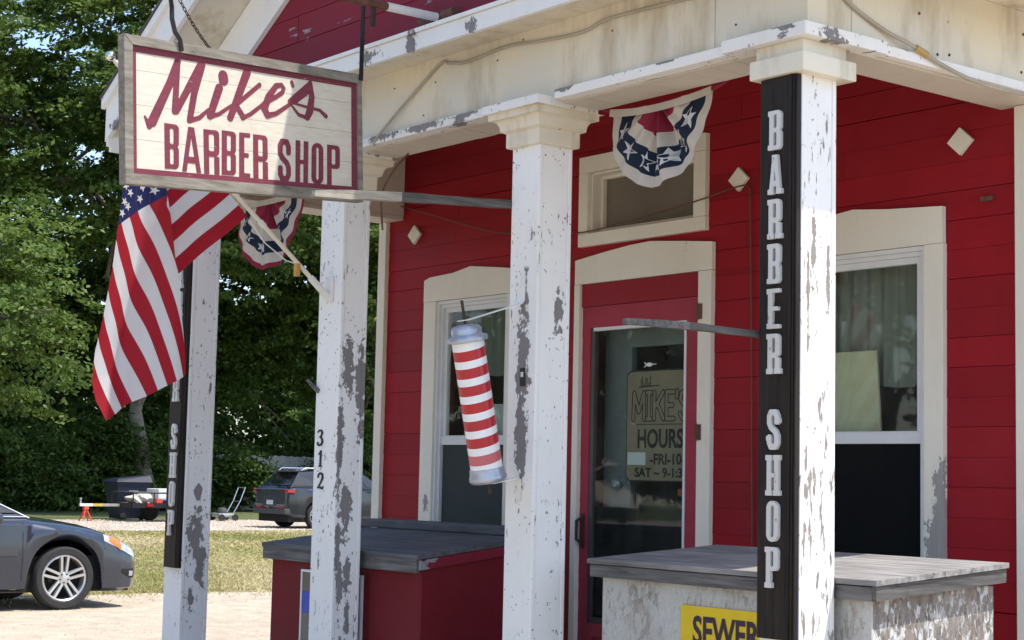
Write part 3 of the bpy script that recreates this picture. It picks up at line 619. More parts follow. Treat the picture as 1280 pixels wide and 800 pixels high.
# iron work that carries it
pole_iron = empty('sign_bracket', (-6.52, 4.65, 3.74), 'rusty iron pipe arm sticking out of the gable with straps holding the sign', 'bracket')
m = MB(); m.tube([(-6.52, 4.66, 3.745), (-6.52, 4.34, 3.742)], .021, 12); autosmooth(m.build('pipe_base', M['white_steel'], pole_iron))
m = MB(); m.tube([(-6.52, 4.34, 3.742), (-6.52, 2.6, 3.735)], .019, 12); autosmooth(m.build('pipe', M['rust'], pole_iron))
m = MB(); m.tube([(-6.68, 4.655, 3.752), (-6.40, 4.655, 3.752)], .026, 10); m.lathe([(.045, 0), (.045, .012), (.028, .016), (.028, .05)], (-6.52, 4.678, 3.745), (0, -1, 0), 16); autosmooth(m.build('flange', M['rust'], pole_iron))
def strap(pts, wd=.024, th=.005, tw=None):
    """flat iron strip along pts; tw: twist angle per point"""
    m = MB(); n = len(pts); v = []
    for i, p in enumerate(pts):
        p = Vector(p); t = (Vector(pts[min(i + 1, n - 1)]) - Vector(pts[max(i - 1, 0)])).normalized(); a = (SU if tw is None else SU * math.cos(tw[i]) + SN * math.sin(tw[i]))
        a = (a - t * a.dot(t)).normalized(); b = t.cross(a)
        v += [p - a * wd / 2 - b * th / 2, p + a * wd / 2 - b * th / 2, p + a * wd / 2 + b * th / 2, p - a * wd / 2 + b * th / 2]
    f = [(3, 2, 1, 0), tuple(4 * n - 4 + k for k in range(4))] + [(4 * i + k, 4 * i + (k + 1) % 4, 4 * i + 4 + (k + 1) % 4, 4 * i + 4 + k) for i in range(n - 1) for k in range(4)]
    m.add(v, f); return m
e1 = Vector(sfn(.645, .33, .02)); pts = [e1 + Vector((0.0, 0, .05 * k)) for k in range(10)]; tw = [0, 0, 0, 0, .3, 1.2, 1.57, 1.57, 1.57, 1.57]
strap(pts, .022, .006, tw).build('strap', M['black_iron'], pole_iron)
e0 = [sfn(-.36, .27, .02), sfn(-.372, .315, .022), sfn(-.40, .345, .022), sfn(-.415, .40, .018), sfn(-.412, .45, .01), sfn(-.42, .52, 0), sfn(-.42, .70, -.01)]
strap(e0, .020, .005, [0, 0, .2, .6, 1.2, 1.5, 1.57]).build('strap', M['black_iron'], pole_iron)
bx('hook', M['iron'], pole_iron, -6.53, -6.51, 4.255, 4.275, 3.63, 3.725)
m = MB(); c0, c1 = Vector(sfn(-.415, .56, .0)), Vector(sfn(-.185, .30, .0)); nl = 20
for k in range(nl):
    p = c0.lerp(c1, (k + .5) / nl) - Vector((0, 0, .02 * math.sin(math.pi * (k + .5) / nl))); d = (c1 - c0).normalized(); sd_ = SN if k % 2 else d.cross(SN)
    ln, wd = .013, .0065; ring = [p + d * ln * math.cos(t) + sd_ * wd * math.sin(t) for t in [2 * math.pi * q / 10 for q in range(11)]]
    m.tube(ring, .0022, 5, cap=False)
tag(m.build('chain', M['iron'], None), 'short rusty chain running down to the top edge of the hanging sign', 'chain')

# ================================================================ black vertical boards
def shop_board(x0, x1, label, only=None):
    e = empty('vertical_sign_board', ((x0 + x1) / 2, YF, .98), label, 'sign', 'black vertical boards on the columns')
    bx('board', M['black_board'], e, x0, x1 - .034, YF - .028, YF - .0015, .985, 3.062, .003)
    for k, (a, b, d) in enumerate(((x1 - .033, x1 - .022, .032), (x1 - .021, x1 - .011, .028), (x1 - .010, x1, .024))): bx('edge_moulding', M['black_board'], e, a, b, YF - d, YF - .0015, .985, 3.062, .003)
    xl = x0 + .058; H = .148; zt = 2.934
    for k, ch in enumerate('BARBER SHOP'):
        if ch == ' ': continue
        zb = 2.934 - H - (.1672 * k if k < 6 else .1672 * 5 + .2785 + .1672 * (k - 7)); W_ = .057
        f_ = glyph(ch, W_, H, .021 if ch != 'A' else .019, True)
        v, fc_ = sdf_shape(f_, -.014, -.004, W_ + .014, H + .004, 40, 56, lambda a, b, h: (xl + a, YF - .0285 - h, zb + b), .014); mesh_obj('letter', v, fc_, M['letter_white'], e)
    return e
shop_board(-4.383, -4.203, 'black board with raised white letters Barber Shop on the near corner column')
shop_board(-9.125, -8.953, 'black board with white letters on the far left column, half hidden by the flag')
# house number
D3 = [[(.15, .86, .05), (.35, .97, .06), (.62, .95, .08), (.74, .80, .10), (.62, .62, .07), (.42, .55, .05)], [(.42, .55, .05), (.68, .48, .08), (.80, .27, .11), (.62, .07, .08), (.35, .02, .06), (.14, .12, .08), (.16, .2, .07)]]
D1 = [[(.3, .78, .05), (.56, .97, .06)], [(.56, .95, .10), (.52, .06, .10)], [(.34, .03, .05), (.72, .03, .05)]]
D2 = [[(.16, .74, .08), (.2, .88, .07), (.42, .98, .07), (.70, .90, .09), (.76, .70, .11), (.55, .42, .08), (.2, .10, .05)], [(.15, .07, .06), (.45, .09, .08), (.75, .03, .08), (.86, .16, .04)]]
hn = empty('house_number', (-7.46, YF, 1.47), 'black house number 3 1 2 on the column with bare grey patches', 'number')
for st, zb, xo in ((D3, 1.690, -7.515), (D1, 1.583, -7.51), (D2, 1.470, -7.50)):
    f = lambda x, y, S=st: np.minimum.reduce([sd_path(x, y, [(a, b * 1.25, r_) for a, b, r_ in s]) for s in S])
    v, fc_ = sdf_shape(f, -.1, -.15, 1.1, 1.4, 40, 52, lambda a, b, h, zb=zb, xo=xo: (xo + a * .072, YF - .0012 - h, zb + b * .066), .004); mesh_obj('digit', v, fc_, M['black'], hn)

# ================================================================ weathered sticks nailed to the columns
def stick(name, x, y0, y1, z0, z1, s, label, tip='pale_wood_y'):
    m = MB(); n = 14; v = []; f = []
    for i in range(n + 1):
        t = i / n; y = y0 + (y1 - y0) * t; z = z0 + (z1 - z0) * t + .004 * math.sin(5 * t); q = s * (1 + random.uniform(-.10, .10) - (.25 if i == 0 else 0))
        v += [(x - q + random.uniform(-.002, .002), y, z - q), (x + q, y, z - q + random.uniform(-.002, .002)), (x + q, y, z + q), (x - q, y, z + q + random.uniform(-.002, .002))]
    for i in range(n):
        for k in range(4): f.append((4 * i + k, 4 * i + (k + 1) % 4, 4 * i + 4 + (k + 1) % 4, 4 * i + 4 + k))
    e = empty(name, (x, y1, z1), label, 'stick', 'weathered sticks on the columns'); c = 5
    a = MB(); a.add(v[:4 * c + 4], f[:4 * c] + [(3, 2, 1, 0), tuple(4 * c + k for k in range(4))]); a.build('frayed_end', M[tip], e)
    f2 = [tuple(i - 4 * c for i in q) for q in f[4 * c:]]; a = MB(); a.add(v[4 * c:], f2 + [(3, 2, 1, 0), tuple(4 * (n - c) + k for k in range(4))]); a.build('shaft', M['grey_wood_y'], e)
stick('wooden_arm', -5.953, 3.627, 4.83, 2.697, 2.79, .0185, 'long weathered wooden arm with frayed end passing below the hanging sign')
stick('wooden_arm', -4.418, 3.98, 4.83, 2.105, 2.108, .0125, 'short weathered wooden arm beside the near black board, in front of the door', 'grey_wood')

# ================================================================ barber pole
bp = empty('barber_pole', (-5.83, 4.48, 1.5), 'tilted red and white striped barber pole on the middle column', 'barber pole')
pb, pt = Vector((-5.83, 4.478, 1.532)), Vector((-5.83, 4.336, 2.185)); ax = (pt - pb).normalized(); Lp = (pt - pb).length
M['pole_red'] = plain('barber_red', (.42, .006, .018), .35, 0, .08, 10, Coat_Weight=.15); M['pole_white'] = plain('barber_white', (.78, .79, .80), .35, 0, .06, 10, Coat_Weight=.15); M['pole_pink'] = plain('faded_barber_red', (.52, .12, .14), .4, 0, .15, 12)
m = MB(); N_ = 40; a_ = ax.orthogonal().normalized(); b_ = ax.cross(a_); rp = .0705
h0, h1 = .055, Lp - .055; seg = 15; hs = [h0]
for k in range(seg): hs.append(hs[-1] + (1.14 if k % 2 else .86))
hs = [h0 + (h1 - h0) * (q - h0) / (hs[-1] - h0) for q in hs]
V = []; cut = []
for k, h in enumerate(hs):
    for q in range(N_):
        t = 2 * math.pi * q / N_; p = a_ * math.cos(t) + b_ * math.sin(t); sl = 0 if k in (0, seg) else .010 * p.y - .004 * p.x
        V.append(pb + ax * (h + sl) + p * rp)
F_ = []; mi = []
for k in range(seg):
    for q in range(N_):
        F_.append((k * N_ + q, k * N_ + (q + 1) % N_, (k + 1) * N_ + (q + 1) % N_, (k + 1) * N_ + q)); mi.append({0: 1, 1: 2}.get(k, 0 if k % 2 == 0 else 1))
mi = [(1 if f // N_ == 0 else 2 if f // N_ == 1 else (1 if (f // N_) % 2 == 0 else 0)) for f in range(len(F_))]
mesh_obj('striped_tube', V, F_, None, bp, True, [M['pole_red'], M['pole_white'], M['pole_pink']], mi)
m = MB(); m.lathe([(.03, -.004), (.074, -.004), (.082, .006), (.082, .02), (.078, .03), (.075, .056), (.0715, .058)], pb, ax, 32); autosmooth(m.build('bottom_cap', M['galv'], bp), 50)
m = MB(); m.lathe([(.072, -.062), (.0885, -.058), (.090, -.045), (.086, -.036), (.07, -.03), (.066, -.024), (.068, -.008), (.06, .006), (.03, .016), (.012, .018)], pt, ax, 32); autosmooth(m.build('top_cap', M['galv'], bp), 50)
for a, b, q in ((pt, pt + ax * .12, .0065), (pb, pb - ax * .055, .008)): m = MB(); m.tube([a, b], q, 8); autosmooth(m.build('rod', M['iron'], bp))
def flat(pts, wd, th, nm, mat, par, side=Vector((1, 0, 0))):
    m = MB(); v = []
    for i, p in enumerate(pts):
        p = Vector(p); t = (Vector(pts[min(i + 1, len(pts) - 1)]) - Vector(pts[max(i - 1, 0)])).normalized(); a = side; b = t.cross(a).normalized()
        v += [p - a * wd / 2 - b * th / 2, p + a * wd / 2 - b * th / 2, p + a * wd / 2 + b * th / 2, p - a * wd / 2 + b * th / 2]
    n = len(pts); m.add(v, [(3, 2, 1, 0), tuple(4 * n - 4 + k for k in range(4))] + [(4 * i + k, 4 * i + (k + 1) % 4, 4 * i + 4 + (k + 1) % 4, 4 * i + 4 + k) for i in range(n - 1) for k in range(4)])
    return m.build(nm, mat, par)
flat([(-5.83, 4.30, 2.212), (-5.83, 4.35, 2.222), (-5.83, 4.635, 2.315), (-5.83, 4.6455, 2.33), (-5.83, 4.6455, 2.46)], .03, .004, 'upper_bracket', M['white_steel'], bp)
flat([(-5.83, 4.44, 1.520), (-5.83, 4.50, 1.522), (-5.83, 4.63, 1.548), (-5.83, 4.6455, 1.54), (-5.83, 4.6455, 1.45)], .03, .004, 'lower_bracket', M['white_steel'], bp)
ol = empty('outlet', (-5.82, YF, 1.98), 'small black open outlet on the bare strip of the middle column', 'outlet')
bx('plate', M['black'], ol, -5.838, -5.803, YF - .006, YF - .0012, 1.95, 2.03, .002); bx('socket', M['alu'], ol, -5.827, -5.812, YF - .010, YF - .0065, 1.99, 2.012)

# ================================================================ porch bins
def osb(name, white, brown, cover, seed, soft):
    """painted chipboard: long strands lying in all directions, paint lost in patches"""
    g = Nt(name); P = g.scale(g.pos(), (1, 1, 1), (seed, seed, seed)); ids = []; edges = []
    for k, (rot, sc) in enumerate(((.5, 62.0), (-.7, 54.0), (1.4, 70.0))):
        Pr = g.n('ShaderNodeMapping', {'Vector': P, 'Rotation': (rot, rot, 0), 'Scale': (1, 1, .42)}).outputs[0]
        v = g.n('ShaderNodeTexVoronoi', {'Vector': Pr, 'Scale': sc, 'Randomness': 1.0}); ids.append(g.n('ShaderNodeSeparateColor', {0: v.outputs['Color']}).outputs[k % 3])
        edges.append(g.n('ShaderNodeTexVoronoi', {'Vector': Pr, 'Scale': sc}, feature='DISTANCE_TO_EDGE').outputs[0])
    big = g.noise(g.scale(P, (1, 1, .7)), 4.2, 6, .62); fine = g.noise(P, 55, 6, .7)
    st = g.math('ADD', g.math('MULTIPLY', ids[0], .4), g.math('ADD', g.math('MULTIPLY', ids[1], .35), g.math('MULTIPLY', ids[2], .25)))
    k = g.math('ADD', g.math('MULTIPLY', big, .52), g.math('ADD', g.math('MULTIPLY', st, .33), g.math('MULTIPLY', fine, .15)))
    peel = g.ramp(k, cover, cover + soft)
    br = g.mix(ids[1], [x * .5 for x in brown], [min(1, x * 1.55) for x in brown]); br = g.mix(g.math('MULTIPLY', ids[2], .4), br, (.36, .35, .34))
    wc = g.mix(st, [x * .80 for x in white], white); wc = g.mix(g.math('MULTIPLY', g.ramp(big, .4, .65), .35), wc, [white[0] * .72, white[1] * .69, white[2] * .62])
    c = g.mix(peel, wc, br)
    crack = g.ramp(g.math('MINIMUM', edges[0], edges[1]), .035, .0); c = g.mix(g.math('MULTIPLY', crack, .16), c, [x * .35 for x in brown])
    h = g.math('ADD', g.math('MULTIPLY', peel, -.5), g.math('SUBTRACT', g.math('ADD', st, g.math('MULTIPLY', fine, .4)), g.math('MULTIPLY', crack, .5)))
    return g.done(g.pr(Base_Color=c, Roughness=.85, Specular_IOR_Level=.25, Normal=g.bump(h, .4, .005)))
M['osb_white'] = osb('white_painted_osb', (.58, .575, .545), (.27, .24, .21), .515, 1, .10)
M['osb_flake'] = osb('flaking_osb', (.64, .64, .63), (.15, .12, .10), .415, 5, .07)
def lid_planks(par, x0, x1, y0, y1, z0, z1, mat, n=4, th=.02, over=.0):
    for k in range(n):
        a, b = k / n, (k + 1) / n; ya, yb = y0 + (y1 - y0) * a + .0015, y0 + (y1 - y0) * b - .0015; za, zb = z0 + (z1 - z0) * a, z0 + (z1 - z0) * b; d = random.uniform(-.0015, .0015)
        m = MB(); m.hexa([(x0, ya, za - th), (x1, ya, za - th), (x1, yb, zb - th), (x0, yb, zb - th), (x0, ya, za + d), (x1, ya, za + d), (x1, yb, zb + d), (x0, yb, zb + d)]); m.build('plank', mat, par)
b1 = empty('storage_bin', (-4.8, 5.25, .15), 'white flaking chipboard bin with grey wooden lid behind the corner column', 'storage bin')
bx('front_panel', M['osb_white'], b1, -5.535, -4.072, 4.885, 4.897, .152, 1.14); bx('side_panel', M['osb_flake'], b1, -4.070, -4.058, 4.886, 5.60, .152, 1.17)
bx('side_panel', M['osb_white'], b1, -5.535, -5.523, 4.898, 5.60, .152, 1.17); bx('back_panel', M['osb_white'], b1, -5.52, -4.072, 5.588, 5.60, .152, 1.17)
bx('corner_strip', M['osb_white'], b1, -4.10, -4.0565, 4.876, 4.8845, .152, 1.135, .002)
l1 = bx('lid', M['grey_wood'], b1, -5.585, -4.036, 4.852, 4.872, 1.132, 1.184, .003); l1['label'] = 'weathered grey wooden lid'
m = MB(); m.hexa([(-4.035, 4.853, 1.134), (-4.015, 4.853, 1.134), (-4.015, 5.625, 1.186), (-4.035, 5.625, 1.186), (-4.035, 4.853, 1.186), (-4.015, 4.853, 1.186), (-4.015, 5.625, 1.238), (-4.035, 5.625, 1.238)]); m.build('edge_board', M['grey_wood_y'], l1)
lid_planks(l1, -5.595, -4.008, 4.842, 5.635, 1.208, 1.262, M['lid_top'], 2)
b2 = empty('storage_bin', (-7.6, 5.25, .15), 'dark red painted bin with grey lid between the two middle columns', 'storage bin')
bx('front_panel', M['red_box'], b2, -8.325, -6.90, 4.888, 4.90, .152, 1.11); bx('side_panel', M['red_box'], b2, -6.899, -6.887, 4.889, 5.60, .152, 1.165)
bx('side_panel', M['red_box'], b2, -8.325, -8.313, 4.901, 5.60, .152, 1.165); bx('back_panel', M['red_box'], b2, -8.31, -6.90, 5.588, 5.60, .152, 1.165)
l2 = bx('lid', M['grey_wood'], b2, -8.378, -6.884, 4.852, 4.874, 1.070, 1.145, .004); l2['label'] = 'dark grey weathered wooden lid'
m = MB(); m.hexa([(-6.883, 4.866, 1.085), (-6.868, 4.866, 1.085), (-6.868, 5.54, 1.168), (-6.883, 5.54, 1.168), (-6.883, 4.866, 1.133), (-6.868, 4.866, 1.133), (-6.868, 5.54, 1.216), (-6.883, 5.54, 1.216)]); m.build('edge_board', M['red_gable'], l2)
lid_planks(l2, -8.382, -6.872, 4.845, 5.552, 1.157, 1.241, M['lid_dark'], 2, .022)
tag(bx('loose_board', M['lid_dark'], None, -8.47, -6.90, 5.556, 5.73, 1.243, 1.290, .008), 'loose grey board lying along the back edge of the red bin lid', 'board')
bx('bearer', M['grey_wood'], b2, -8.36, -6.90, 5.602, 5.72, 1.18, 1.2425)
pn = empty('poster', (-7.7, 4.885, .3), 'framed panel with a blue band on the front of the red bin', 'poster')
fm = plain('poster_frame_white', (.7, .7, .68), .5); 
m = MB(); m.box(-7.995, -7.982, 4.872, 4.8865, .3, 1.03); m.box(-7.41, -7.397, 4.872, 4.8865, .3, 1.03); m.box(-7.982, -7.41, 4.872, 4.8865, 1.017, 1.03); m.build('frame', fm, pn)
bx('upper_field', plain('poster_brown', (.13, .11, .085), .5), pn, -7.9815, -7.4105, 4.877, 4.8865, .915, 1.0165); bx('blue_band', plain('poster_blue', (.02, .06, .42), .4), pn, -7.9815, -7.4105, 4.876, 4.8865, .80, .914); bx('lower_field', plain('poster_grey', (.16, .15, .13), .5), pn, -7.9815, -7.4105, 4.877, 4.8865, .3, .799)
sw = empty('sewer_sign', (-4.8, 4.88, .64), 'yellow sign with dark letters SEWER on the white chipboard bin', 'sign')
bx('plate', plain('yellow_sign_paint', (.70, .50, .008), .45), sw, -5.046, -4.53, 4.878, 4.8842, .62, 1.05)
text_part('SEWER', plain('dark_purple_ink', (.028, .012, .035), .5), sw, -4.975, -4.605, .895, 1.013, 4.8765, .03)

# ================================================================ hours sign inside the door glass
hs_ = empty('hours_sign', (-6.6, YW + .09, 1.54), "cream opening hours board reading Mike's Hours behind the door glass", 'sign')
YH = YW + .10
M['hours_cream'] = plain('cream_hours_board', (.28, .215, .145), .6)
def rrect(nm, mat, x0, x1, z0, z1, r_, y, th=.003):
    p = []
    for cx, cz, a0 in ((x1 - r_, z1 - r_, 0), (x0 + r_, z1 - r_, 90), (x0 + r_, z0 + r_, 180), (x1 - r_, z0 + r_, 270)):
        p += [(cx + r_ * math.cos(R(a0 + q * 15)), cz + r_ * math.sin(R(a0 + q * 15))) for q in range(7)]
    m = MB(); m.prism(p, Yfn, y, y + th); return m.build(nm, mat, hs_)
rrect('border', M['black'], -6.910, -6.320, 1.542, 2.145, .04, YH, .006); rrect('board', M['hours_cream'], -6.902, -6.328, 1.55, 2.137, .036, YH - .002, .0015)
OUT = {'M': [[(.1, .04), (.14, .96), (.5, .3), (.86, .96), (.9, .04)]], 'I': [[(.5, .04), (.5, .96)], [(.2, .04), (.8, .04)], [(.2, .96), (.8, .96)]], 'K': [[(.16, .04), (.16, .96)], [(.85, .96), (.22, .45)], [(.4, .58), (.9, .04)]], 'E': [[(.85, .96), (.16, .96), (.16, .04), (.85, .04)], [(.16, .5), (.7, .5)]], "'": [[(.5, .98), (.45, .78)]], 'S': [[(.82, .78), (.6, .97), (.25, .9), (.18, .68), (.5, .52), (.82, .34), (.72, .08), (.4, .02), (.15, .2)]]}
cx_ = -6.862
for ch, cw in (('M', .108), ('I', .052), ('K', .098), ('E', .082), ("'", .022), ('S', .082)):
    f = lambda x, y, S=OUT[ch], cw=cw: np.abs(np.minimum.reduce([sd_path(x, y, [(a * cw, b * .155, .0125) for a, b in st]) for st in S])) - .0028
    v, fc_ = sdf_shape(f, -.02, -.02, cw + .02, .18, 70, 90, lambda a, b, h, cx_=cx_: (cx_ + a, YH - .003 - h, 1.873 + b), .0006); mesh_obj('outlined_letter', v, fc_, M['black'], hs_); cx_ += cw
bx('rule', M['black'], hs_, -6.830, -6.470, YH - .004, YH - .0025, 1.848, 1.852)
text_part('HOURS', M['black'], hs_, -6.815, -6.460, 1.722, 1.826, YH - .0035, .03); text_part('-FRI-10-', M['black'], hs_, -6.715, -6.445, 1.634, 1.694, YH - .0035, .03); text_part('SAT ~ 9-1:3', M['black'], hs_, -6.835, -6.465, 1.566, 1.618, YH - .0035, .03)
bx('white_patch', M['alu'], hs_, -6.893, -6.750, YH - .004, YH - .0025, 1.632, 1.70)
m = MB()
for k in range(7): m.tube([(-6.790 + .012 * k, YH - .004, 2.055), (-6.795 + .013 * k, YH - .004, 2.095 + .02 * math.sin(k * 2.3))], .0022, 4)
m.tube([(-6.810, YH - .004, 2.052), (-6.650, YH - .004, 2.058)], .0025, 4); m.build('cattail_drawing', M['black'], hs_)
f = lambda x, y: np.minimum(np.hypot(x * .5, y) - .011, np.minimum(sd_seg(x, y, .02, 0, .04, .013, .004, .002), np.minimum(sd_seg(x, y, .02, 0, .04, -.013, .004, .002), sd_seg(x, y, -.02, 0, -.055, .002, .003, .0015))))
v, fc_ = sdf_shape(f, -.07, -.03, .06, .03, 50, 26, lambda a, b, h: (-6.64 - a, YW + .0145 - h, 2.165 + b), .0008); tag(mesh_obj('fish_sticker', v, fc_, M['alu'], None), 'small white fish sticker on the door glass above the hours board', 'sticker')
mo = bx('open_card', plain('orange_card', (.30, .08, .04), .5), None, -6.50, -6.36, YW + .10, YW + .104, 1.47, 1.51); tag(mo, 'small dark orange card low in the door glass', 'card')

# ================================================================ things behind the right and left windows
def cloth(name, col, tr=.35, rough=.9):
    g = Nt(name); n = g.noise(g.scale(g.pos(), (1, 1, .1)), 9, 5); c = g.mix(n, [x * .75 for x in col], [min(1, x * 1.2) for x in col])
    return g.done(g.n('ShaderNodeMixShader', {0: tr, 1: g.pr(Base_Color=c, Roughness=rough), 2: g.n('ShaderNodeBsdfTranslucent', {0: c}).outputs[0]}).outputs[0])
def drape(x0, x1, z0, z1, y, amp, n=90):
    v = []; f = []; 
    for i in range(n + 1):
        x = x0 + (x1 - x0) * i / n; yy = y + amp * math.sin(i * .55) + amp * .6 * math.sin(i * .23 + 1)
        v += [(x, yy, z0 + .02 * math.sin(i * .09)), (x, yy * .4 + (y) * .6, z1)]
    for i in range(n): f.append((2 * i, 2 * i + 2, 2 * i + 3, 2 * i + 1))
    return v, f
v, f_ = drape(-5.56, -4.82, 2.03, 2.60, YW + .22, .016); tag(mesh_obj('curtain', v, f_, cloth('grey_green_curtain', (.40, .40, .34)), None, True), 'grey sheer curtain hanging in the top of the right window', 'curtain')
m = MB(); m.hexa([(-5.55, 6.27, 1.603), (-5.15, 6.27, 1.603), (-5.15, 6.28, 1.603), (-5.55, 6.28, 1.603), (-5.55, 6.30, 2.185), (-5.215, 6.30, 2.185), (-5.215, 6.31, 2.185), (-5.55, 6.31, 2.185)]); tag(m.build('cream_panel', plain('cream_card', (.60, .56, .36), .7), None), 'plain cream board leaning inside the right window', 'board')
tag(bx('window_shelf', M['dark'], None, -5.595, -4.81, YW + .115, YW + .35, 1.55, 1.60), 'dark shelf inside the right window carrying the cream board', 'shelf')
v, f_ = drape(-8.52, -7.86, 2.18, 2.60, YW + .16, .015); tag(mesh_obj('curtain', v, f_, cloth('dark_green_blind', (.20, .22, .19), .2), None, True), 'dim green blind in the top of the left window', 'blind')
m = MB(); m.lathe([(.05, 0), (.055, .02), (.055, .3), (.03, .36), (.022, .4), (.022, .46)], (-8.44, YW + .2, 1.77), n=20); autosmooth(tag(m.build('bottle', plain('yellow_patterned_bottle', (.45, .32, .08), .4, 0, .6, 25), None), 'tall yellow bottle standing inside the left window', 'bottle'))
tag(bx('window_shelf', M['int_wall'], None, -8.545, -7.835, YW + .115, YW + .3, 1.74, 1.769), 'grey shelf inside the left window under the yellow bottle', 'shelf')
tag(bx('reflection_box', plain('pale_reflection_box', (.42, .44, .42), .8), None, -8.34, -7.9, YW + .14, YW + .28, 1.77, 1.99, .004), 'pale box added inside the left window for the reflection-like lighter area of its pane', 'reflection_box')  # pale box added in place of a reflection-like lighter area in the upper pane

# ================================================================ cables
def cable(name, pts, r_, mat, label, res=6, cat='cable'):
    P_ = [Vector(p) for p in pts]; out = []
    for i in range(len(P_) - 1):
        p0, p1, p2, p3 = P_[max(i - 1, 0)], P_[i], P_[i + 1], P_[min(i + 2, len(P_) - 1)]
        for k in range(res):
            t = k / res; out.append(.5 * ((2 * p1) + (p2 - p0) * t + (2 * p0 - 5 * p1 + 4 * p2 - p3) * t * t + (3 * p1 - p0 - 3 * p2 + p3) * t ** 3))
    out.append(P_[-1]); m = MB(); m.tube(out, r_, 8); return autosmooth(tag(m.build(name, mat, None), label, cat))
yb = YF - .009
cable('electric_cable', [(-7.02, yb - .012, 3.19), (-6.98, yb - .02, 3.235), (-6.53, yb, 3.50), (-6.42, yb, 3.503), (-6.28, yb, 3.486), (-5.98, yb, 3.502), (-5.716, yb, 3.479), (-5.449, yb, 3.466), (-5.274, yb, 3.49), (-4.86, yb, 3.478), (-4.5, yb, 3.46), (-4.2, yb - .002, 3.47)], .0075, M['cable'], 'grey cable sagging along the face of the front beam')
c2 = cable('electric_cable', [(-4.168, 4.75, 3.47), (-4.167, 4.855, 3.377), (-4.163, 5.055, 3.302), (-4.14, 5.223, 3.256), (-4.135, 5.347, 3.22), (-4.13, 5.55, 3.182), (-4.13, 5.762, 3.172), (-4.13, 6.1, 3.185)], .0085, M['cable'], 'grey cable with tape joint slanting down the side beam')
m = MB(); m.tube([(-4.138, 5.23, 3.253), (-4.137, 5.30, 3.235)], .0135, 8); m.build('tape_joint', plain('amber_tape', (.42, .28, .10), .5), c2)
yw_ = YW - .014
cable('wall_wire', [(-9.10, yw_, 3.31), (-8.6, yw_ - .03, 3.18), (-8.2, yw_ - .05, 3.07), (-7.86, yw_ - .05, 2.99), (-7.4, yw_ - .04, 2.935), (-7.20, YW - .04, 2.922), (-6.97, YW - .04, 2.928), (-6.6, YW - .045, 2.955), (-6.2, YW - .04, 3.0), (-5.97, YW - .03, 3.035), (-5.90, yw_, 3.03), (-5.885, yw_, 2.93), (-5.87, yw_, 2.3), (-5.86, yw_, 1.7), (-5.85, yw_, 1.1), (-5.85, yw_, .3)], .004, M['brown_wire'], 'thin brown wire strung across the red wall and down beside the door', cat='wire')
cable('hanging_rope', [(-7.06, 4.86, 3.186), (-7.10, 4.80, 3.10), (-7.17, 4.79, 3.02), (-7.21, 4.80, 2.95), (-7.205, 4.81, 2.80)], .005, M['brown_wire'], 'brown rope end hanging from the numbered column capital', cat='rope')
sp = empty('cleat', (-7.545, 4.66, 2.03), 'small weathered wooden cleat on the left edge of the numbered column', 'cleat')
m = MB(); m.tube([(-7.51, 4.648, 1.97), (-7.535, 4.625, 2.0), (-7.565, 4.61, 2.03)], [.014, .012, .008], 6); m.build('peg', M['grey_wood'], sp)

# ================================================================ flag on its pole
def cloth_attr(name, mode):
    g = Nt(name); t = g.n('ShaderNodeAttribute', attribute_name='t').outputs['Fac']; c = g.n('ShaderNodeAttribute', attribute_name='c').outputs['Fac']
    par = g.math('FLOORED_MODULO', g.math('FLOOR', t), 2.0); seam = g.math('ABSOLUTE', g.math('SUBTRACT', g.math('FRACT', t), .5))
    redc, wh, bl = (.35, .006, .020), (.66, .65, .67), (.010, .018, .10)
    col = g.mix(par, redc, wh); col = g.mix(g.math('GREATER_THAN', c, 0.0), col, bl)
    col = g.mix(g.math('MULTIPLY', g.ramp(seam, .46, .495), .35), col, (.2, .08, .09))
    wv = g.noise(g.pos(), 300, 2)
    p = g.pr(Base_Color=col, Roughness=.75, Normal=g.bump(wv, .1, .001))
    return g.done(g.n('ShaderNodeMixShader', {0: .38, 1: p, 2: g.n('ShaderNodeBsdfTranslucent', {0: col}).outputs[0]}).outputs[0])
M['flag'] = cloth_attr('flag_cloth', 0)
flag = empty('flag', (-7.42, YF - .02, 2.54), 'red white and blue striped flag hanging from a white pole under the sign', 'flag')
def curve_at(pts, t):
    P_ = np.array(pts); d = np.r_[0, np.cumsum(np.hypot(*np.diff(P_, axis=0).T))]; d /= d[-1]
    return np.array([np.interp(t, d, P_[:, 0]), np.interp(t, d, P_[:, 1])])
LEFT = [(3.4286, 3.4036), (3.4598, 2.9093), (3.4456, 2.7732), (3.4212, 2.511), (3.3854, 2.2429), (3.3565, 2.0906), (3.3514, 1.9481), (3.3751, 1.8671), (3.4357, 1.7725)]
RIGHT = [(3.6681, 3.1984), (3.6766, 2.9132), (3.7084, 2.7723), (3.7425, 2.5806), (3.768, 2.4855), (3.803, 2.274), (3.8355, 2.1207), (3.8531, 2.0129)]
CO = [6.068, 13.7548, 6.8134, 7.5719, .0285, -.3795, 29.2236, -5.7278, .011, 1.6687]
def tval(Y, Z):
    y, z = Y - 3.6, Z - 2.3; z = min(z, .52); return CO[0] + CO[1] * y + CO[2] * z + CO[3] * y * y + CO[4] * y * z + CO[5] * z * z + CO[6] * y ** 3 + CO[7] * y * y * z + CO[8] * y * z * z + CO[9] * z ** 3
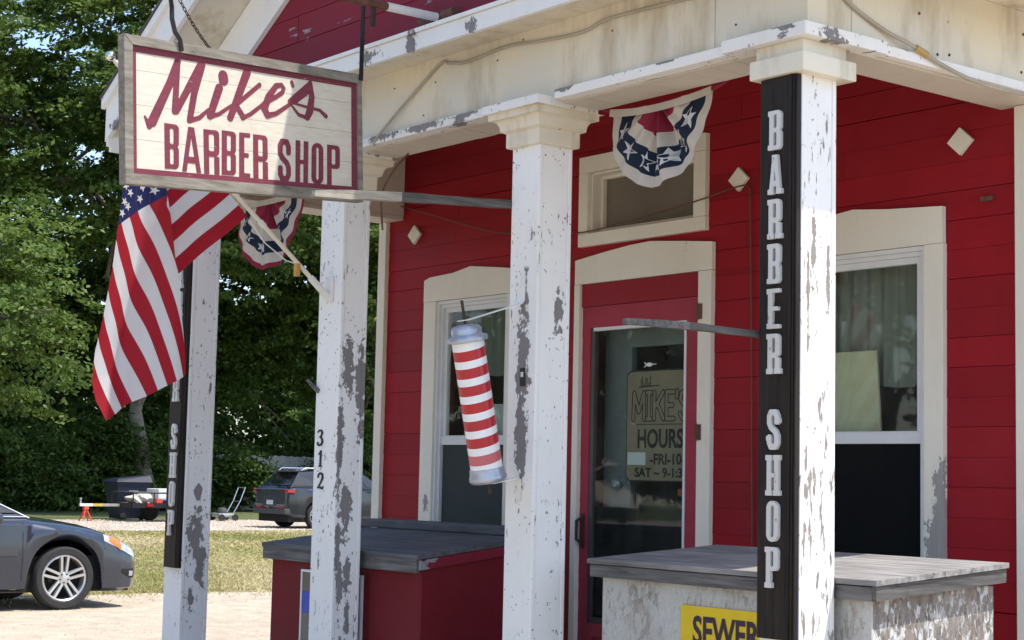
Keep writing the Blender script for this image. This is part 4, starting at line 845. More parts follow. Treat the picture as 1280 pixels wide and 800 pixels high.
def grid_obj(name, pos, tf, cf, na, nb, mat, parent, smooth=True):
    v = []; tt = []; cc = []
    for j in range(nb + 1):
        for i in range(na + 1):
            p = pos(i / na, j / nb); v.append(p); tt.append(tf(i / na, j / nb, p)); cc.append(cf(i / na, j / nb, p))
    f = [(j * (na + 1) + i, j * (na + 1) + i + 1, (j + 1) * (na + 1) + i + 1, (j + 1) * (na + 1) + i) for j in range(nb) for i in range(na)]
    o = mesh_obj(name, v, f, mat, parent, smooth)
    for nm, dat in (('t', tt), ('c', cc)): o.data.attributes.new(nm, 'FLOAT', 'POINT').data.foreach_set('value', dat)
    return o
def mainpos(a, b):
    l = curve_at(LEFT, b); r_ = curve_at(RIGHT, b); q = l + (r_ - l) * a
    ph = a * 7.5 + b * 2.2; return (-7.42 + .030 * math.sin(ph) * (.25 + b) + .012 * math.sin(a * 17 + b * 5) * b - .05 * b + .03 * abs(2 * a - 1) ** 3, q[0], q[1])
def cant(a, b, p): return (p[2] - (2.7008 + (p[1] - 3.449) * .7038)) * 10
grid_obj('cloth', mainpos, lambda a, b, p: tval(p[1], p[2]) + 100.0, lambda a, b, p: cant(a, b, p), 36, 90, M['flag'], flag)
L2 = [(3.668, 3.20), (3.6766, 2.9132), (3.70, 2.80), (3.735, 2.65), (3.7682, 2.4816)]; R2 = [(3.669, 3.199), (3.80, 3.115), (3.96, 2.99), (4.06, 2.905), (4.1441, 2.8216)]
def t2(Y, Z):       # stripe lines run along (.741,.671); across distance from the hem
    d = (Z - 2.8216) * .741 - (Y - 4.1441) * .671; return 100.0 + d / .0705
def sidepos(a, b):
    l = curve_at(L2, b); r_ = curve_at(R2, b); q = l + (r_ - l) * a
    return (-7.445 + .02 * math.sin(a * 4 + b * 3) * (1 - a) + .006 * math.sin(a * 11) + .025 * a, q[0], q[1])
grid_obj('cloth', sidepos, lambda a, b, p: t2(p[1], p[2]), lambda a, b, p: -1.0, 40, 40, M['flag'], flag)['label'] = 'stretch of flag beside the pole, stripes running up to it'
M['star'] = cloth('flag_star_white', (.74, .74, .75), .3)
stars = [(3.5057, 2.8611), (3.5721, 2.8436), (3.4955, 2.7943), (3.6321, 2.8881), (3.5828, 2.9015), (3.4703, 2.8121), (3.4721, 2.8882), (3.459, 2.7546), (3.52, 2.935), (3.63, 2.955), (3.56, 3.0), (3.50, 3.03), (3.60, 3.06)]
def flag_x(Y, Z):
    b = 0.0; best = 9
    for k in range(61):
        l, r_ = curve_at(LEFT, k / 60 * .6), curve_at(RIGHT, k / 60 * .6); a = (Y - l[0]) / (r_[0] - l[0]); z = l[1] + (r_[1] - l[1]) * a
        if abs(z - Z) < best: best = abs(z - Z); ba, bb = a, k / 60 * .6
    return mainpos(ba, bb)[0]
for k, (sy, sz) in enumerate(stars):
    x0 = flag_x(sy, sz); gx_ = (flag_x(sy + .02, sz) - flag_x(sy - .02, sz)) / .04; gz_ = (flag_x(sy, sz + .02) - flag_x(sy, sz - .02)) / .04
    v, fc_ = sdf_shape(lambda x, y: sd_star(x, y, .024, .40, -.35), -.027, -.027, .027, .027, 26, 26, lambda a, b, h: (x0 + gx_ * a + gz_ * b + .003, sy + a, sz + b), 0.0); mesh_obj('star', v, fc_, M['star'], flag)
m = MB(); m.tube([(-7.42, 4.60, 2.48), (-7.42, 3.40, 3.482)], .0115, 12); autosmooth(m.build('pole', plain('ivory_pole', (.70, .66, .56), .35), flag))
m = MB(); m.lathe([(.004, -.03), (.009, -.02), (.009, -.012)] + [(.024 * math.sin(R(a)), -.024 * math.cos(R(a)) + .012) for a in range(20, 180, 16)] + [(.001, .036)], (-7.42, 3.385, 3.495), (0, -.77, .64), 16); autosmooth(m.build('finial', plain('chrome_ball', (.7, .7, .72), .12, .95), flag), 60)
m = MB(); m.tube([(-7.42, 4.645, 2.44), (-7.42, 4.52, 2.545)], .018, 12); m.box(-7.445, -7.395, 4.63, 4.6485, 2.43, 2.56, b=.004); m.tube([(-7.45, 4.58, 2.52), (-7.39, 4.58, 2.52)], .008, 8); autosmooth(m.build('pole_bracket', M['white_steel'], flag)); m = MB(); m.tube([(-7.42, 4.24, 2.780), (-7.42, 4.215, 2.801)], .016, 10); m.build('pole_ring', M['white_steel'], flag)
m = MB(); m.tube([(-7.425, 4.16, 2.80), (-7.43, 4.25, 2.70), (-7.43, 4.38, 2.62), (-7.42, 4.43, 2.61)], .003, 6); m.build('cord', M['white_steel'], flag)
cl = bx('cord_weight', plain('amber_wood', (.50, .27, .06), .4), flag, -7.43, -7.405, 4.425, 4.45, 2.545, 2.61, .004)

# ================================================================ pleated buntings
M['bun_red'] = cloth('bunting_red', (.26, .016, .05), .25); M['bun_white'] = cloth('bunting_white', (.60, .57, .52), .3); M['bun_blue'] = cloth('bunting_blue', (.007, .018, .045), .2)
def bunting(cx, cz, y, a, bb, sag, rings, label, ph, tie0, tie1, rim=False):
    e = empty('bunting', (cx, y, cz - bb), label, 'bunting', 'pleated buntings on the porch beam')
    NP = 6
    def S(th, rho):
        pl = math.sin(NP * th + ph + 1.1 * math.sin(3 * th + ph)); pl = pl * (1.25 - .25 * pl * pl) + .35 * math.sin(19 * th + ph * 2); rr = rho * (1 + .03 * math.sin(4 * th + ph) * (1 - rho))
        x = cx - a * rr * math.cos(th) * (1 - .05 * math.sin(th)); z = cz - sag * (1 - abs(math.cos(th)) ** 1.5) * (1 - rho) - bb * rr * math.sin(th) ** .9
        fold = (.012 + .075 * rho * (1 - rho) ** .8 + .008 * rho) * pl * (.35 + .65 * abs(math.sin(th)))
        return (x + .010 * rho * (1 - rho) * 4 * math.cos(NP * th + ph), y + fold - .03 * rho * math.sin(th), z)
    NT = 120; mats_ = {'r': 'bun_red', 'w': 'bun_white', 'b': 'bun_blue'}
    for k, (r0, r1, c) in enumerate(rings):
        n = max(3, int((r1 - r0) * 22)); v = []; f = []
        for j in range(n + 1):
            for i in range(NT + 1): v.append(S(math.pi * i / NT, r0 + (r1 - r0) * j / n))
        for j in range(n):
            for i in range(NT): f.append((j * (NT + 1) + i, j * (NT + 1) + i + 1, (j + 1) * (NT + 1) + i + 1, (j + 1) * (NT + 1) + i))
        mesh_obj('cloth_band', v, f, M[mats_[c]], e, True)
    br = [q for q in rings if q[2] == 'b'][0]; rho0 = (br[0] + br[1]) / 2
    for k in range(7):
        th0 = math.pi * (.12 + .76 * k / 6)
        def sf(u_, v_, h, th0=th0):
            th = th0 + u_ / (rho0 * (a + bb) / 2); p0 = S(th, rho0 - v_ / bb); return (p0[0], p0[1] - .0035, p0[2])
        v, fc_ = sdf_shape(lambda x, y: sd_star(x, y, (br[1] - br[0]) * bb * .44, .42), -.05, -.05, .05, .05, 30, 30, sf, 0.0); mesh_obj('star', v, fc_, M['star'], e)
    m = MB(); n = 40
    for j in range(n + 1): pass
    v = []; f = []
    for i in range(n + 1):      # white heading band along the top
        t = i / n; x = cx - a + 2 * a * t; z = cz - sag * (1 - abs(2 * t - 1) ** 2) ; yy = y - .012 - .02 * math.sin(math.pi * t)
        v += [(x, yy, z + .012), (x, yy - .004, z - .022)]
        if i < n: f.append((2 * i, 2 * i + 2, 2 * i + 3, 2 * i + 1))
    mesh_obj('heading', v, f, M['bun_white'], e, True)
    for p, q in tie0, tie1:
        m = MB(); m.tube([p, [(p[k] + q[k]) / 2 + (0, 0, -.006)[k] for k in range(3)], q], [.011, .008, .005], 6); m.build('tie', M['bun_red'], e)
    return e
bunting(-5.245, 3.172, 4.915, .315, .375, .03, [(.05, .37, 'r'), (.37, .57, 'w'), (.57, .86, 'b'), (.86, 1.0, 'w')], 'pleated red white and blue bunting hanging above the door', .4,
        ((-5.555, 4.915, 3.175), (-5.665, 4.905, 3.215)), ((-4.935, 4.915, 3.175), (-4.82, 4.905, 3.2)))
bunting(-8.52, 3.13, 4.915, .375, .42, .02, [(.06, .42, 'r'), (.42, .60, 'w'), (.60, .78, 'b'), (.78, .93, 'w'), (.93, 1.0, 'r')], 'pleated bunting with red rim behind the flag', 1.3,
        ((-8.87, 4.915, 3.13), (-8.94, 4.905, 3.2)), ((-8.17, 4.915, 3.13), (-7.66, 4.905, 3.2)))

# ================================================================ ground
def ground_mat(name, c0, c1, sc, bump=.6, speck=None, tracks=False, lowf=.5):
    g = Nt(name); P = g.pos(); n = g.noise(P, sc, 8, .65); b = g.noise(g.scale(P, (.5, .16, 1)) if tracks else P, .35 if not tracks else .9, 5); s = g.noise(P, sc * 9, 4, .7)
    c = g.mix(g.ramp(n, .35, .68), c0, c1); c = g.mix(g.math('MULTIPLY', g.ramp(b, .42, .66), lowf), c, [x * .72 for x in c0]); c = g.mix(g.math('MULTIPLY', g.ramp(s, .52, .70), .65), c, speck or [x * .5 for x in c0])
    return g.done(g.pr(Base_Color=c, Roughness=.95, Normal=g.bump(g.math('ADD', s, n), bump, .02)))
def sheet(name, x0, x1, y0, y1, z, mat, kind='structure', wob=0.0, n=1):
    v = []; f = []
    for i in range(n + 1):
        y = y0 + (y1 - y0) * i / n; d0, d1 = (wob * random.uniform(-1, 1), wob * random.uniform(-1, 1)) if wob else (0, 0); v += [(x0 + d0, y, z), (x1 + d1, y, z)]
    for i in range(n): f.append((2 * i, 2 * i + 1, 2 * i + 3, 2 * i + 2))
    return tag(mesh_obj(name, v, f, mat, None), kind=kind)
sheet('ground', -900, 900, -900, 900, 0, ground_mat('sandy_dirt', (.40, .325, .235), (.56, .475, .37), 3.4, 1.0, (.27, .215, .15), tracks=True, lowf=.22))
sheet('grass_strip', -39.6, -19.7, -60, 140, .004, ground_mat('dry_lawn', (.20, .165, .075), (.34, .28, .15), 1.3, .8, (.11, .11, .04)), wob=.35, n=160)
sheet('gravel_drive', -48.4, -39.4, -60, 140, .008, ground_mat('pale_gravel', (.36, .30, .24), (.52, .45, .38), 5.0, 1.0), wob=.25, n=160)
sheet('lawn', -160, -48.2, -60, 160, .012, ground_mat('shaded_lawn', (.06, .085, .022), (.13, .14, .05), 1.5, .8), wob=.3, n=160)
pf = bx('porch_floor', plain('porch_concrete', (.34, .33, .31), .9, 0, .2, 4, .3), None, -9.6, -3.7, 4.4, YW + .0, .0, .15, .01); tag(pf, kind='structure')
def quads_mesh(name, V, mat, attr, nper, parent=None, kind=None):
    """V: (N*nper,3) vertices, every nper verts one face"""
    n = len(V) // nper; me = bpy.data.meshes.new(name); me.vertices.add(len(V)); me.vertices.foreach_set('co', V.astype(np.float32).ravel())
    me.loops.add(len(V)); me.loops.foreach_set('vertex_index', np.arange(len(V), dtype=np.int32)); me.polygons.add(n)
    me.polygons.foreach_set('loop_start', np.arange(0, len(V), nper, dtype=np.int32)); me.materials.append(mat)
    a = me.attributes.new('col', 'FLOAT', 'POINT'); a.data.foreach_set('value', np.repeat(attr, nper).astype(np.float32)); me.update(calc_edges=True); me.validate()
    o = bpy.data.objects.new(name, me); COL.objects.link(o)
    if parent: o.parent = parent
    if kind: o['kind'] = kind
    return o
def leaf_mat(name, cols, tr=.35, rough=.55):
    g = Nt(name); a = g.n('ShaderNodeAttribute', attribute_name='col').outputs['Fac']
    r_ = g.n('ShaderNodeValToRGB', {0: a}); cr = r_.color_ramp
    while len(cr.elements) < len(cols): cr.elements.new(.5)
    for k, c in enumerate(cols): cr.elements[k].position = k / (len(cols) - 1); cr.elements[k].color = (*c, 1)
    p = g.pr(Base_Color=r_.outputs[0], Roughness=rough, Specular_IOR_Level=.35); t = g.n('ShaderNodeBsdfTranslucent', {0: r_.outputs[0]})
    return g.done(g.n('ShaderNodeMixShader', {0: tr, 1: p, 2: t.outputs[0]}).outputs[0])
# grass blades on the strip
NB = 110000; u = rng.random(NB); X = -19.75 - 19.7 * u ** 1.3; X = np.where((X > -21.5) & (rng.random(NB) < .22), X + rng.exponential(.5, NB), X); Yb = -X * rng.uniform(.36, .84, NB)
keep = (X > -19.9 + .0) | (X < -19.75); ht = rng.uniform(.012, .045, NB) * (1 + .4 * np.sin(X * .9 + Yb * .7)); wd = .009 + .0011 * (-X - 18)
an = rng.uniform(0, 2 * np.pi, NB); lx, ly = rng.normal(0, .035, NB), rng.normal(0, .035, NB)
base = np.stack([X, Yb, np.full(NB, .004)], 1); dv = np.stack([np.cos(an) * wd, np.sin(an) * wd, np.zeros(NB)], 1)
V = np.empty((NB * 3, 3)); V[0::3] = base - dv; V[1::3] = base + dv; V[2::3] = base + np.stack([lx, ly, ht], 1)
pat = .5 + .30 * np.sin(X * .55 + 1.5 * np.sin(Yb * .5)) + .22 * np.sin(Yb * 1.1 + X * .3) + rng.normal(0, .2, NB)
g_ = quads_mesh('grass', V, leaf_mat('grass_blades', [(.25, .26, .08), (.42, .37, .16), (.60, .51, .31)], .3, .8), np.clip(pat, 0, 1), 3, kind='stuff'); tag(g_, 'short half dry grass on the strip behind the parked car', 'grass')
def stones(name, n, xf, size, mat, label):
    X, Y = xf(n); s = rng.uniform(*size, n); oc = np.array([[1, 0, 0], [0, 1, 0], [-1, 0, 0], [0, -1, 0], [0, 0, 1], [0, 0, -1]]) * 1.0
    tri = [(0, 1, 4), (1, 2, 4), (2, 3, 4), (3, 0, 4)]; c = np.stack([X, Y, s * .15], 1)
    J = rng.uniform(.55, 1.3, (n, 6, 1)) * oc[None] * s[:, None, None] * np.array([1, 1, .6]); P_ = c[:, None] + J
    V = np.concatenate([P_[:, list(t)] for t in tri], 1).reshape(-1, 3); return tag(quads_mesh(name, V, mat, np.repeat(rng.random(n), 4), 3, kind='stuff'), label, 'pebbles')
def near(n): Y = None; X = -rng.uniform(12.5, 20.2, n); return X, -X * rng.uniform(.30, .72, n)
def drive(n): X = -rng.uniform(39.6, 48.2, n); return X, -X * rng.uniform(.36, .78, n)
stones('pebbles', 5200, near, (.003, .013), leaf_mat('pebble_stone', [(.34, .29, .23), (.56, .49, .41)], 0, .9), 'small stones scattered over the sandy yard')
stones('gravel', 9000, drive, (.015, .045), leaf_mat('gravel_stone', [(.30, .25, .2), (.6, .53, .45)], 0, .9), 'loose gravel of the drive in front of the fence')

# ================================================================ cars
M['tyre'] = plain('tyre_rubber', (.022, .022, .023), .85, 0, .2, 15, .3); M['rim'] = plain('alloy_rim', (.55, .55, .56), .32, .75, .06, 10); M['under'] = plain('dark_underbody', (.01, .01, .011), .9)
M['lens'] = plain('clear_lens', (.42, .42, .41), .2, .2, .25, 14, Coat_Weight=.5); M['amber'] = plain('amber_lens', (.75, .16, .02), .2, 0, .05); M['tail'] = plain('red_lens', (.35, .012, .018), .2, 0, .1, 10, Coat_Weight=.6)
M['chrome'] = plain('chrome_trim', (.7, .7, .72), .15, .95, .05); M['plate'] = plain('number_plate', (.55, .58, .66), .4); M['seam'] = plain('panel_seam', (.006, .006, .007), .8); M['clad'] = plain('grey_plastic', (.05, .05, .052), .7)
M['carglass'] = plain('tinted_car_glass', (.018, .022, .024), .06, 0, .1, 4, Coat_Weight=.5)
def car_paint(name, c):
    g = Nt(name); fl = g.noise(g.objc(), 900, 1); col = g.mix(fl, [x * .85 for x in c], [x * 1.2 for x in c]); d = g.noise(g.objc(), 3, 5)
    return g.done(g.pr(Base_Color=col, Metallic=.6, Roughness=g.ramp(d, .3, .7, .24, .34), Coat_Weight=1.0, Coat_Roughness=.03))
def interp(tab, x): t = np.array(tab)[::-1]; return float(np.interp(x, t[:, 0], t[:, 1]))
def make_car(name, label, spec, loc, rz, paintm):
    e = empty(name, loc, label, 'car', rz=rz)
    xf, xr, wbx = spec['x0'], spec['x1'], spec['axles']; RA = spec['arch']; rw = spec['wheel']
    def zlow(x):
        z = interp(spec['low'], x)
        for a in wbx:
            d = RA * RA - (x - a) ** 2
            if d > 0: z = max(z, rw + math.sqrt(d) * .98)
        return z
    def sec(x):
        w_, zb, zc, zl = interp(spec['w'], x), interp(spec['belt'], x), interp(spec['top'], x), zlow(x); zb2 = max(zb, zl + .1)
        return [(w_ * .90, zl), (w_ * .975, zl + .04), (w_, zl + (zb2 - zl) * .42), (w_ * .992, zl + (zb2 - zl) * .70), (w_ * .975, zb2 - .045), (w_ * .93, zb2 - .008), (w_ * .80, max(zc * .35 + zb2 * .65, zb2)), (w_ * .4, max(zc - .008, zb2)), (0, max(zc, zb2))]
    def surf(x, s, side, off=0.0):
        q = sec(x); i = min(int(s), len(q) - 2); f = s - i; a, b = q[i], q[i + 1]; y, z = a[0] + (b[0] - a[0]) * f, a[1] + (b[1] - a[1]) * f
        n = Vector((0, b[1] - a[1], -(b[0] - a[0]))); n = n.normalized() if n.length > 0 else Vector((0, 1, 0)); return (x, side * (y + n.y * off), z + n.z * off)
    ns = 150; xs = [xf + (xr - xf) * (.5 - .5 * math.cos(math.pi * k / ns)) * .35 + (xr - xf) * k / ns * .65 for k in range(ns + 1)]; m = MB(); V = []; F = []
    for x in xs:
        q = sec(x); V += [(x, y, z) for y, z in q] + [(x, -y, z) for y, z in q[-2::-1]]
    w_ = 2 * len(sec(0)) - 1
    for i in range(ns):
        for k in range(w_ - 1): F.append((i * w_ + k, i * w_ + k + 1, (i + 1) * w_ + k + 1, (i + 1) * w_ + k))
    F += [tuple(range(w_))[::-1], tuple(ns * w_ + k for k in range(w_))]
    body = autosmooth(mesh_obj('body', V, F, paintm, e), 40)
    def patch(nm, mat, xa, xb, sa, sb, off=.005, sides=(-1, 1), n=10, shape=None, par=None):
        for sd in sides:
            v = []; f = []; k = 6
            for i in range(n + 1):
                t = i / n; x = xa + (xb - xa) * t; lo, hi = (sa, sb) if shape is None else shape(t)
                for j in range(k + 1): v.append(surf(x, lo + (hi - lo) * j / k, sd, off))
            for i in range(n):
                for j in range(k): f.append((i * (k + 1) + j, i * (k + 1) + j + 1, (i + 1) * (k + 1) + j + 1, (i + 1) * (k + 1) + j))
            autosmooth(mesh_obj(nm, v, f, mat, par or e))
    bx('underbody', M['under'], e, xr + .12, xf - .12, -spec['w0'] * .84, spec['w0'] * .84, .19, .58, local=True)
    # cabin
    c = spec['cab']; zb, zr, wb, wt = c['zb'], c['zr'], c['wb'], c['wt']
    lo = [(c['x'][0], wb * .93), (c['x'][1], wb), (c['x'][2], wb), (c['x'][3], wb * .9)]; hi = [(c['xt'][0], wt * .93), (c['xt'][1], wt), (c['xt'][2], wt), (c['xt'][3], wt * .9)]
    zl_ = [zb[0], zb[1], zb[2], zb[3]]; zh_ = [zr - .05, zr - .015, zr - .02, zr - .07]
    V = []; F = []; n = 4
    for sd in (1, -1):
        for (x, y), z in zip(lo, zl_): V.append((x, sd * y, z - .02))
        for (x, y), z in zip(hi, zh_): V.append((x, sd * y, z))
        for (x, y), z in zip(hi, zh_): V.append((x + (0), sd * y * .55, z + .04))
    for o in (0, 12):
        for k in range(3): F += [(o + k, o + k + 1, o + 5 + k, o + 4 + k), (o + 4 + k, o + 5 + k, o + 9 + k, o + 8 + k)]
    for k in range(3): F.append((8 + k, 9 + k, 21 + k, 20 + k))
    F += [(0, 4, 16, 12), (4, 8, 20, 16), (3, 7, 19, 15), (7, 11, 23, 19)]
    autosmooth(mesh_obj('cabin', V, F, paintm, e), 50)
    def quad(nm, mat, p, off, par=e, th=.004):
        p = [Vector(q) for q in p]; nn = (p[1] - p[0]).cross(p[3] - p[0]).normalized(); cen = sum(p, Vector()) / len(p)
        if nn.dot(cen - Vector((cen.x * .7 + (-1.6) * .3, 0, .9))) < 0: nn = -nn
        m = MB(); k = len(p); m.add([q + nn * off for q in p] + [q + nn * (off + th) for q in p], [tuple(range(k)), tuple(range(k, 2 * k))] + [(i, (i + 1) % k, k + (i + 1) % k, k + i) for i in range(k)]); return m.build(nm, mat, par)
    L = lambda a, b, t: tuple(a[k] + (b[k] - a[k]) * t for k in range(3))
    P3 = lambda i, sd, t: L((lo[i][0], sd * lo[i][1], zl_[i]), (hi[i][0], sd * hi[i][1], zh_[i]), t)
    Ls = lambda a, b, t: L(a, b, t)
    def inset(q, s):
        cen = [sum(p[k] for p in q) / len(q) for k in range(3)]; return [tuple(cen[k] + (p[k] - cen[k]) * s for k in range(3)) for p in q]
    quad('windshield', M['carglass'], inset([P3(0, 1, .06), P3(0, -1, .06), P3(0, -1, .94), P3(0, 1, .94)], .93), .003)
    quad('rear_window', M['carglass'], inset([P3(3, 1, .1), P3(3, -1, .1), P3(3, -1, .92), P3(3, 1, .92)], .88), .003)
    for sd in (1, -1):
        for (i, j) in ((0, 1), (1, 2), (2, 3)):
            q = [P3(i, sd, .09), P3(j, sd, .09), P3(j, sd, .88), P3(i, sd, .88)]; g2 = quad('side_window', M['carglass'], inset(q, .93 if i == 1 else .88), .003)
            a, b = P3(i, sd, .05), P3(j, sd, .05); m = MB(); m.tube([(a[0], a[1] + sd * .004, a[2]), (b[0], b[1] + sd * .004, b[2])], .007, 6); m.build('window_trim', M['chrome'] if spec.get('chrome') else M['seam'], e)
        a, b = P3(0, sd, .02), P3(0, sd, .98); m = MB(); m.tube([a, b], .009, 6); m.build('pillar_trim', M['chrome'] if spec.get('chrome') else M['seam'], e)
        mx_ = c['x'][0] - .50; m = MB(); m.box(mx_ - .08, mx_ + .08, sd * (wb + .17) - .07, sd * (wb + .17) + .07, zb[0] - .05, zb[0] + .07, b=.03); m.box(mx_ - .02, mx_ + .03, min(sd * wb * .98, sd * (wb + .14)), max(sd * wb * .98, sd * (wb + .14)), zb[0] - .04, zb[0] - .01); autosmooth(m.build('mirror', paintm, e), 60)
    # wheels
    for a in wbx:
        for sd in (1, -1):
            cy = sd * (spec['w0'] - .13); C_ = (a, cy, rw); m = MB(); hw = .105
            m.lathe([(rw * .74, -hw * .8), (rw * .765, -hw), (rw * .93, -hw), (rw * .985, -hw * .8), (rw, -hw * .4), (rw, hw * .4), (rw * .985, hw * .8), (rw * .93, hw), (rw * .765, hw), (rw * .74, hw * .8)], C_, (0, 1, 0), 48, cap=False)
            wl = autosmooth(m.build('wheel', M['tyre'], e), 40)
            m = MB(); rr = rw * .755; o = sd * 1.0
            m.lathe([(rr, -.06), (rr, .088), (rr * .94, .096), (rr * .89, .085), (rr * .87, -.05)], C_, (0, sd, 0), 40, cap=False)
            for k in range(5):
                for dd in (-.13, .13):
                    t = R(72 * k + 90); d = Vector((math.cos(t), 0, math.sin(t))); pq = Vector((-math.sin(t), 0, math.cos(t))); p0 = Vector(C_) + d * rr * .12 + pq * dd * rr * .7 + Vector((0, sd * .062, 0)); p1 = Vector(C_) + d * rr * .93 + pq * dd * rr * 1.15 + Vector((0, sd * .075, 0))
                    hwd = rr * .072; yy = Vector((0, sd * .018, 0)); m.hexa([p0 - pq * hwd - yy, p1 - pq * hwd - yy, p1 + pq * hwd - yy, p0 + pq * hwd - yy, p0 - pq * hwd * .7 + yy, p1 - pq * hwd * .7 + yy, p1 + pq * hwd * .7 + yy, p0 + pq * hwd * .7 + yy])
            m.lathe([(rr * .26, .03), (rr * .26, .075), (rr * .16, .085), (.01, .086)], C_, (0, sd, 0), 20); autosmooth(m.build('rim', M['rim'], wl), 40)
            m = MB(); m.lathe([(rr * .99, -.07), (rr * .99, -.055), (rr * .6, -.05), (rr * .6, .0)], C_, (0, sd, 0), 24); m.build('brake_disc', M['under'], wl)
            m = MB()
            for k in range(5):
                t = R(72 * k + 54); m.lathe([(.011, .07), (.011, .088)], Vector(C_) + Vector((math.cos(t), 0, math.sin(t))) * rr * .19, (0, sd, 0), 6)
            m.build('lug_nuts', M['clad'], wl)
    return e, patch, surf, quad
sedan = dict(x0=.93, x1=-4.12, axles=(0, -2.81), arch=.425, wheel=.345, w0=.925,
    w=[(.93, .66), (.90, .75), (.82, .83), (.66, .885), (.45, .91), (0, .925), (-2.8, .925), (-3.6, .89), (-4.0, .80), (-4.12, .66)],
    belt=[(.93, .57), (.90, .62), (.84, .66), (.62, .765), (.35, .86), (0, .915), (-.45, .965), (-1.5, .975), (-2.6, 1.0), (-3.3, 1.03), (-4.0, 1.0), (-4.12, .9)],
    top=[(.93, .60), (.90, .66), (.84, .72), (.6, .835), (.35, .92), (0, .98), (-.45, 1.02), (-1.5, 1.02), (-3.3, 1.08), (-4.0, 1.06), (-4.12, .92)],
    low=[(.93, .27), (.90, .22), (.8, .19), (.5, .19), (-.5, .20), (-3, .21), (-3.8, .25), (-4.12, .40)], chrome=True,
    cab=dict(x=(-.38, -1.0, -2.35, -3.35), xt=(-1.28, -1.5, -2.3, -2.75), zb=(.985, .99, 1.02, 1.06), zr=1.47, wb=.86, wt=.60))
pm = car_paint('slate_blue_car_paint', (.030, .038, .058))
e, patch, surf, quad = make_car('parked_car', 'dark slate sedan parked at the left edge, amber corner headlight towards the flag', sedan, (-18.62, 7.80, 0), R(90), pm)
patch('headlight', M['lens'], .86, .44, 3.3, 5.4, .006, shape=lambda t: (3.45 + .3 * t, 5.3 + .5 * (1 - (2 * t - 1) ** 2) - 1.0 * max(0, t - .75) * 2), n=14)
patch('turn_lamp', M['amber'], .66, .51, 3.6, 4.9, .009, shape=lambda t: (3.5 + .4 * t, 5.1 - .5 * abs(t - .4)), n=10)
patch('fog_lamp', M['seam'], .86, .68, 1.5, 2.3, .006, shape=lambda t: (1.55 + .3 * t, 2.35 - .25 * t)); patch('fog_glass', M['alu_grey'], .84, .78, 1.75, 2.1, .009)
for xx in (-.50, -1.52, -2.55): patch('door_seam', M['seam'], xx, xx - .008, .6, 4.9, .002, n=1)
patch('side_moulding', pm, -.56, -2.5, 2.35, 2.75, .012, n=20); patch('sill_trim', M['clad'], -.48, -2.3, .05, .5, .008, n=12); patch('bumper_seam', M['seam'], .47, .38, 1.4, 3.4, .002, n=2, shape=lambda t: (3.2, 3.26))
patch('tail_lamp', M['tail'], -3.85, -4.09, 3.2, 4.8, .006)
suv = dict(x0=.92, x1=-3.72, axles=(0, -2.72), arch=.43, wheel=.36, w0=.93,
    w=[(.92, .6), (.88, .75), (.75, .86), (.5, .91), (0, .93), (-2.8, .93), (-3.4, .90), (-3.64, .82), (-3.72, .72)],
    belt=[(.92, .8), (.85, .92), (.6, 1.0), (0, 1.05), (-.45, 1.08), (-2.6, 1.13), (-3.5, 1.14), (-3.62, 1.10), (-3.72, .74)],
    top=[(.92, .85), (.85, .97), (.6, 1.06), (0, 1.11), (-.45, 1.13), (-2.6, 1.15), (-3.5, 1.16), (-3.62, 1.12), (-3.72, .75)],
    low=[(.92, .42), (.8, .30), (0, .27), (-2.8, .27), (-3.5, .32), (-3.72, .42)],
    cab=dict(x=(-.40, -1.05, -2.6, -3.60), xt=(-1.12, -1.35, -2.6, -3.22), zb=(1.09, 1.09, 1.12, 1.13), zr=1.63, wb=.87, wt=.66))
pm2 = car_paint('dark_blue_suv_paint', (.020, .026, .040))
SY = 24.15 + 3.72
e, patch, surf, quad = make_car('suv', 'dark blue sport utility car seen from behind beside the fence', suv, (-41.5, SY, 0), R(92), pm2)
patch('lower_cladding', M['clad'], .7, -3.7, 0, 1.15, .006, n=80)
for sd in (-1, 1):
    m = MB(); m.box(-3.735, -3.50, min(sd * .50, sd * .90), max(sd * .50, sd * .90), .985, 1.085, b=.015); m.build('tail_lamp', M['tail'], e, local=True)
    m = MB(); m.box(-3.75, -3.66, min(sd * .42, sd * .70), max(sd * .42, sd * .70), .56, .62, b=.01); m.build('bumper_lamp', M['tail'], e, local=True)
    m = MB(); m.tube([(-1.3, sd * .60, 1.60), (-1.4, sd * .62, 1.68), (-3.0, sd * .60, 1.68), (-3.12, sd * .58, 1.60)], .018, 8); autosmooth(m.build('roof_rail', M['chrome'], e, local=True))
    m = MB(); m.box(-3.76, -3.70, min(sd * .36, sd * .74), max(sd * .36, sd * .74), .645, .66); m.build('bumper_trim', M['alu_grey'], e, local=True)
bx('number_plate', M['plate'], e, -3.752, -3.735, -.16, .16, .66, .78, .003, local=True); bx('rear_spoiler', pm2, e, -3.44, -3.10, -.60, .60, 1.575, 1.615, .012, local=True); bx('bumper', M['clad'], e, -3.78, -3.5, -.82, .82, .40, .56, .03, local=True); bx('tailgate', pm2, e, -3.735, -3.6, -.76, .76, .60, 1.10, .02, local=True)

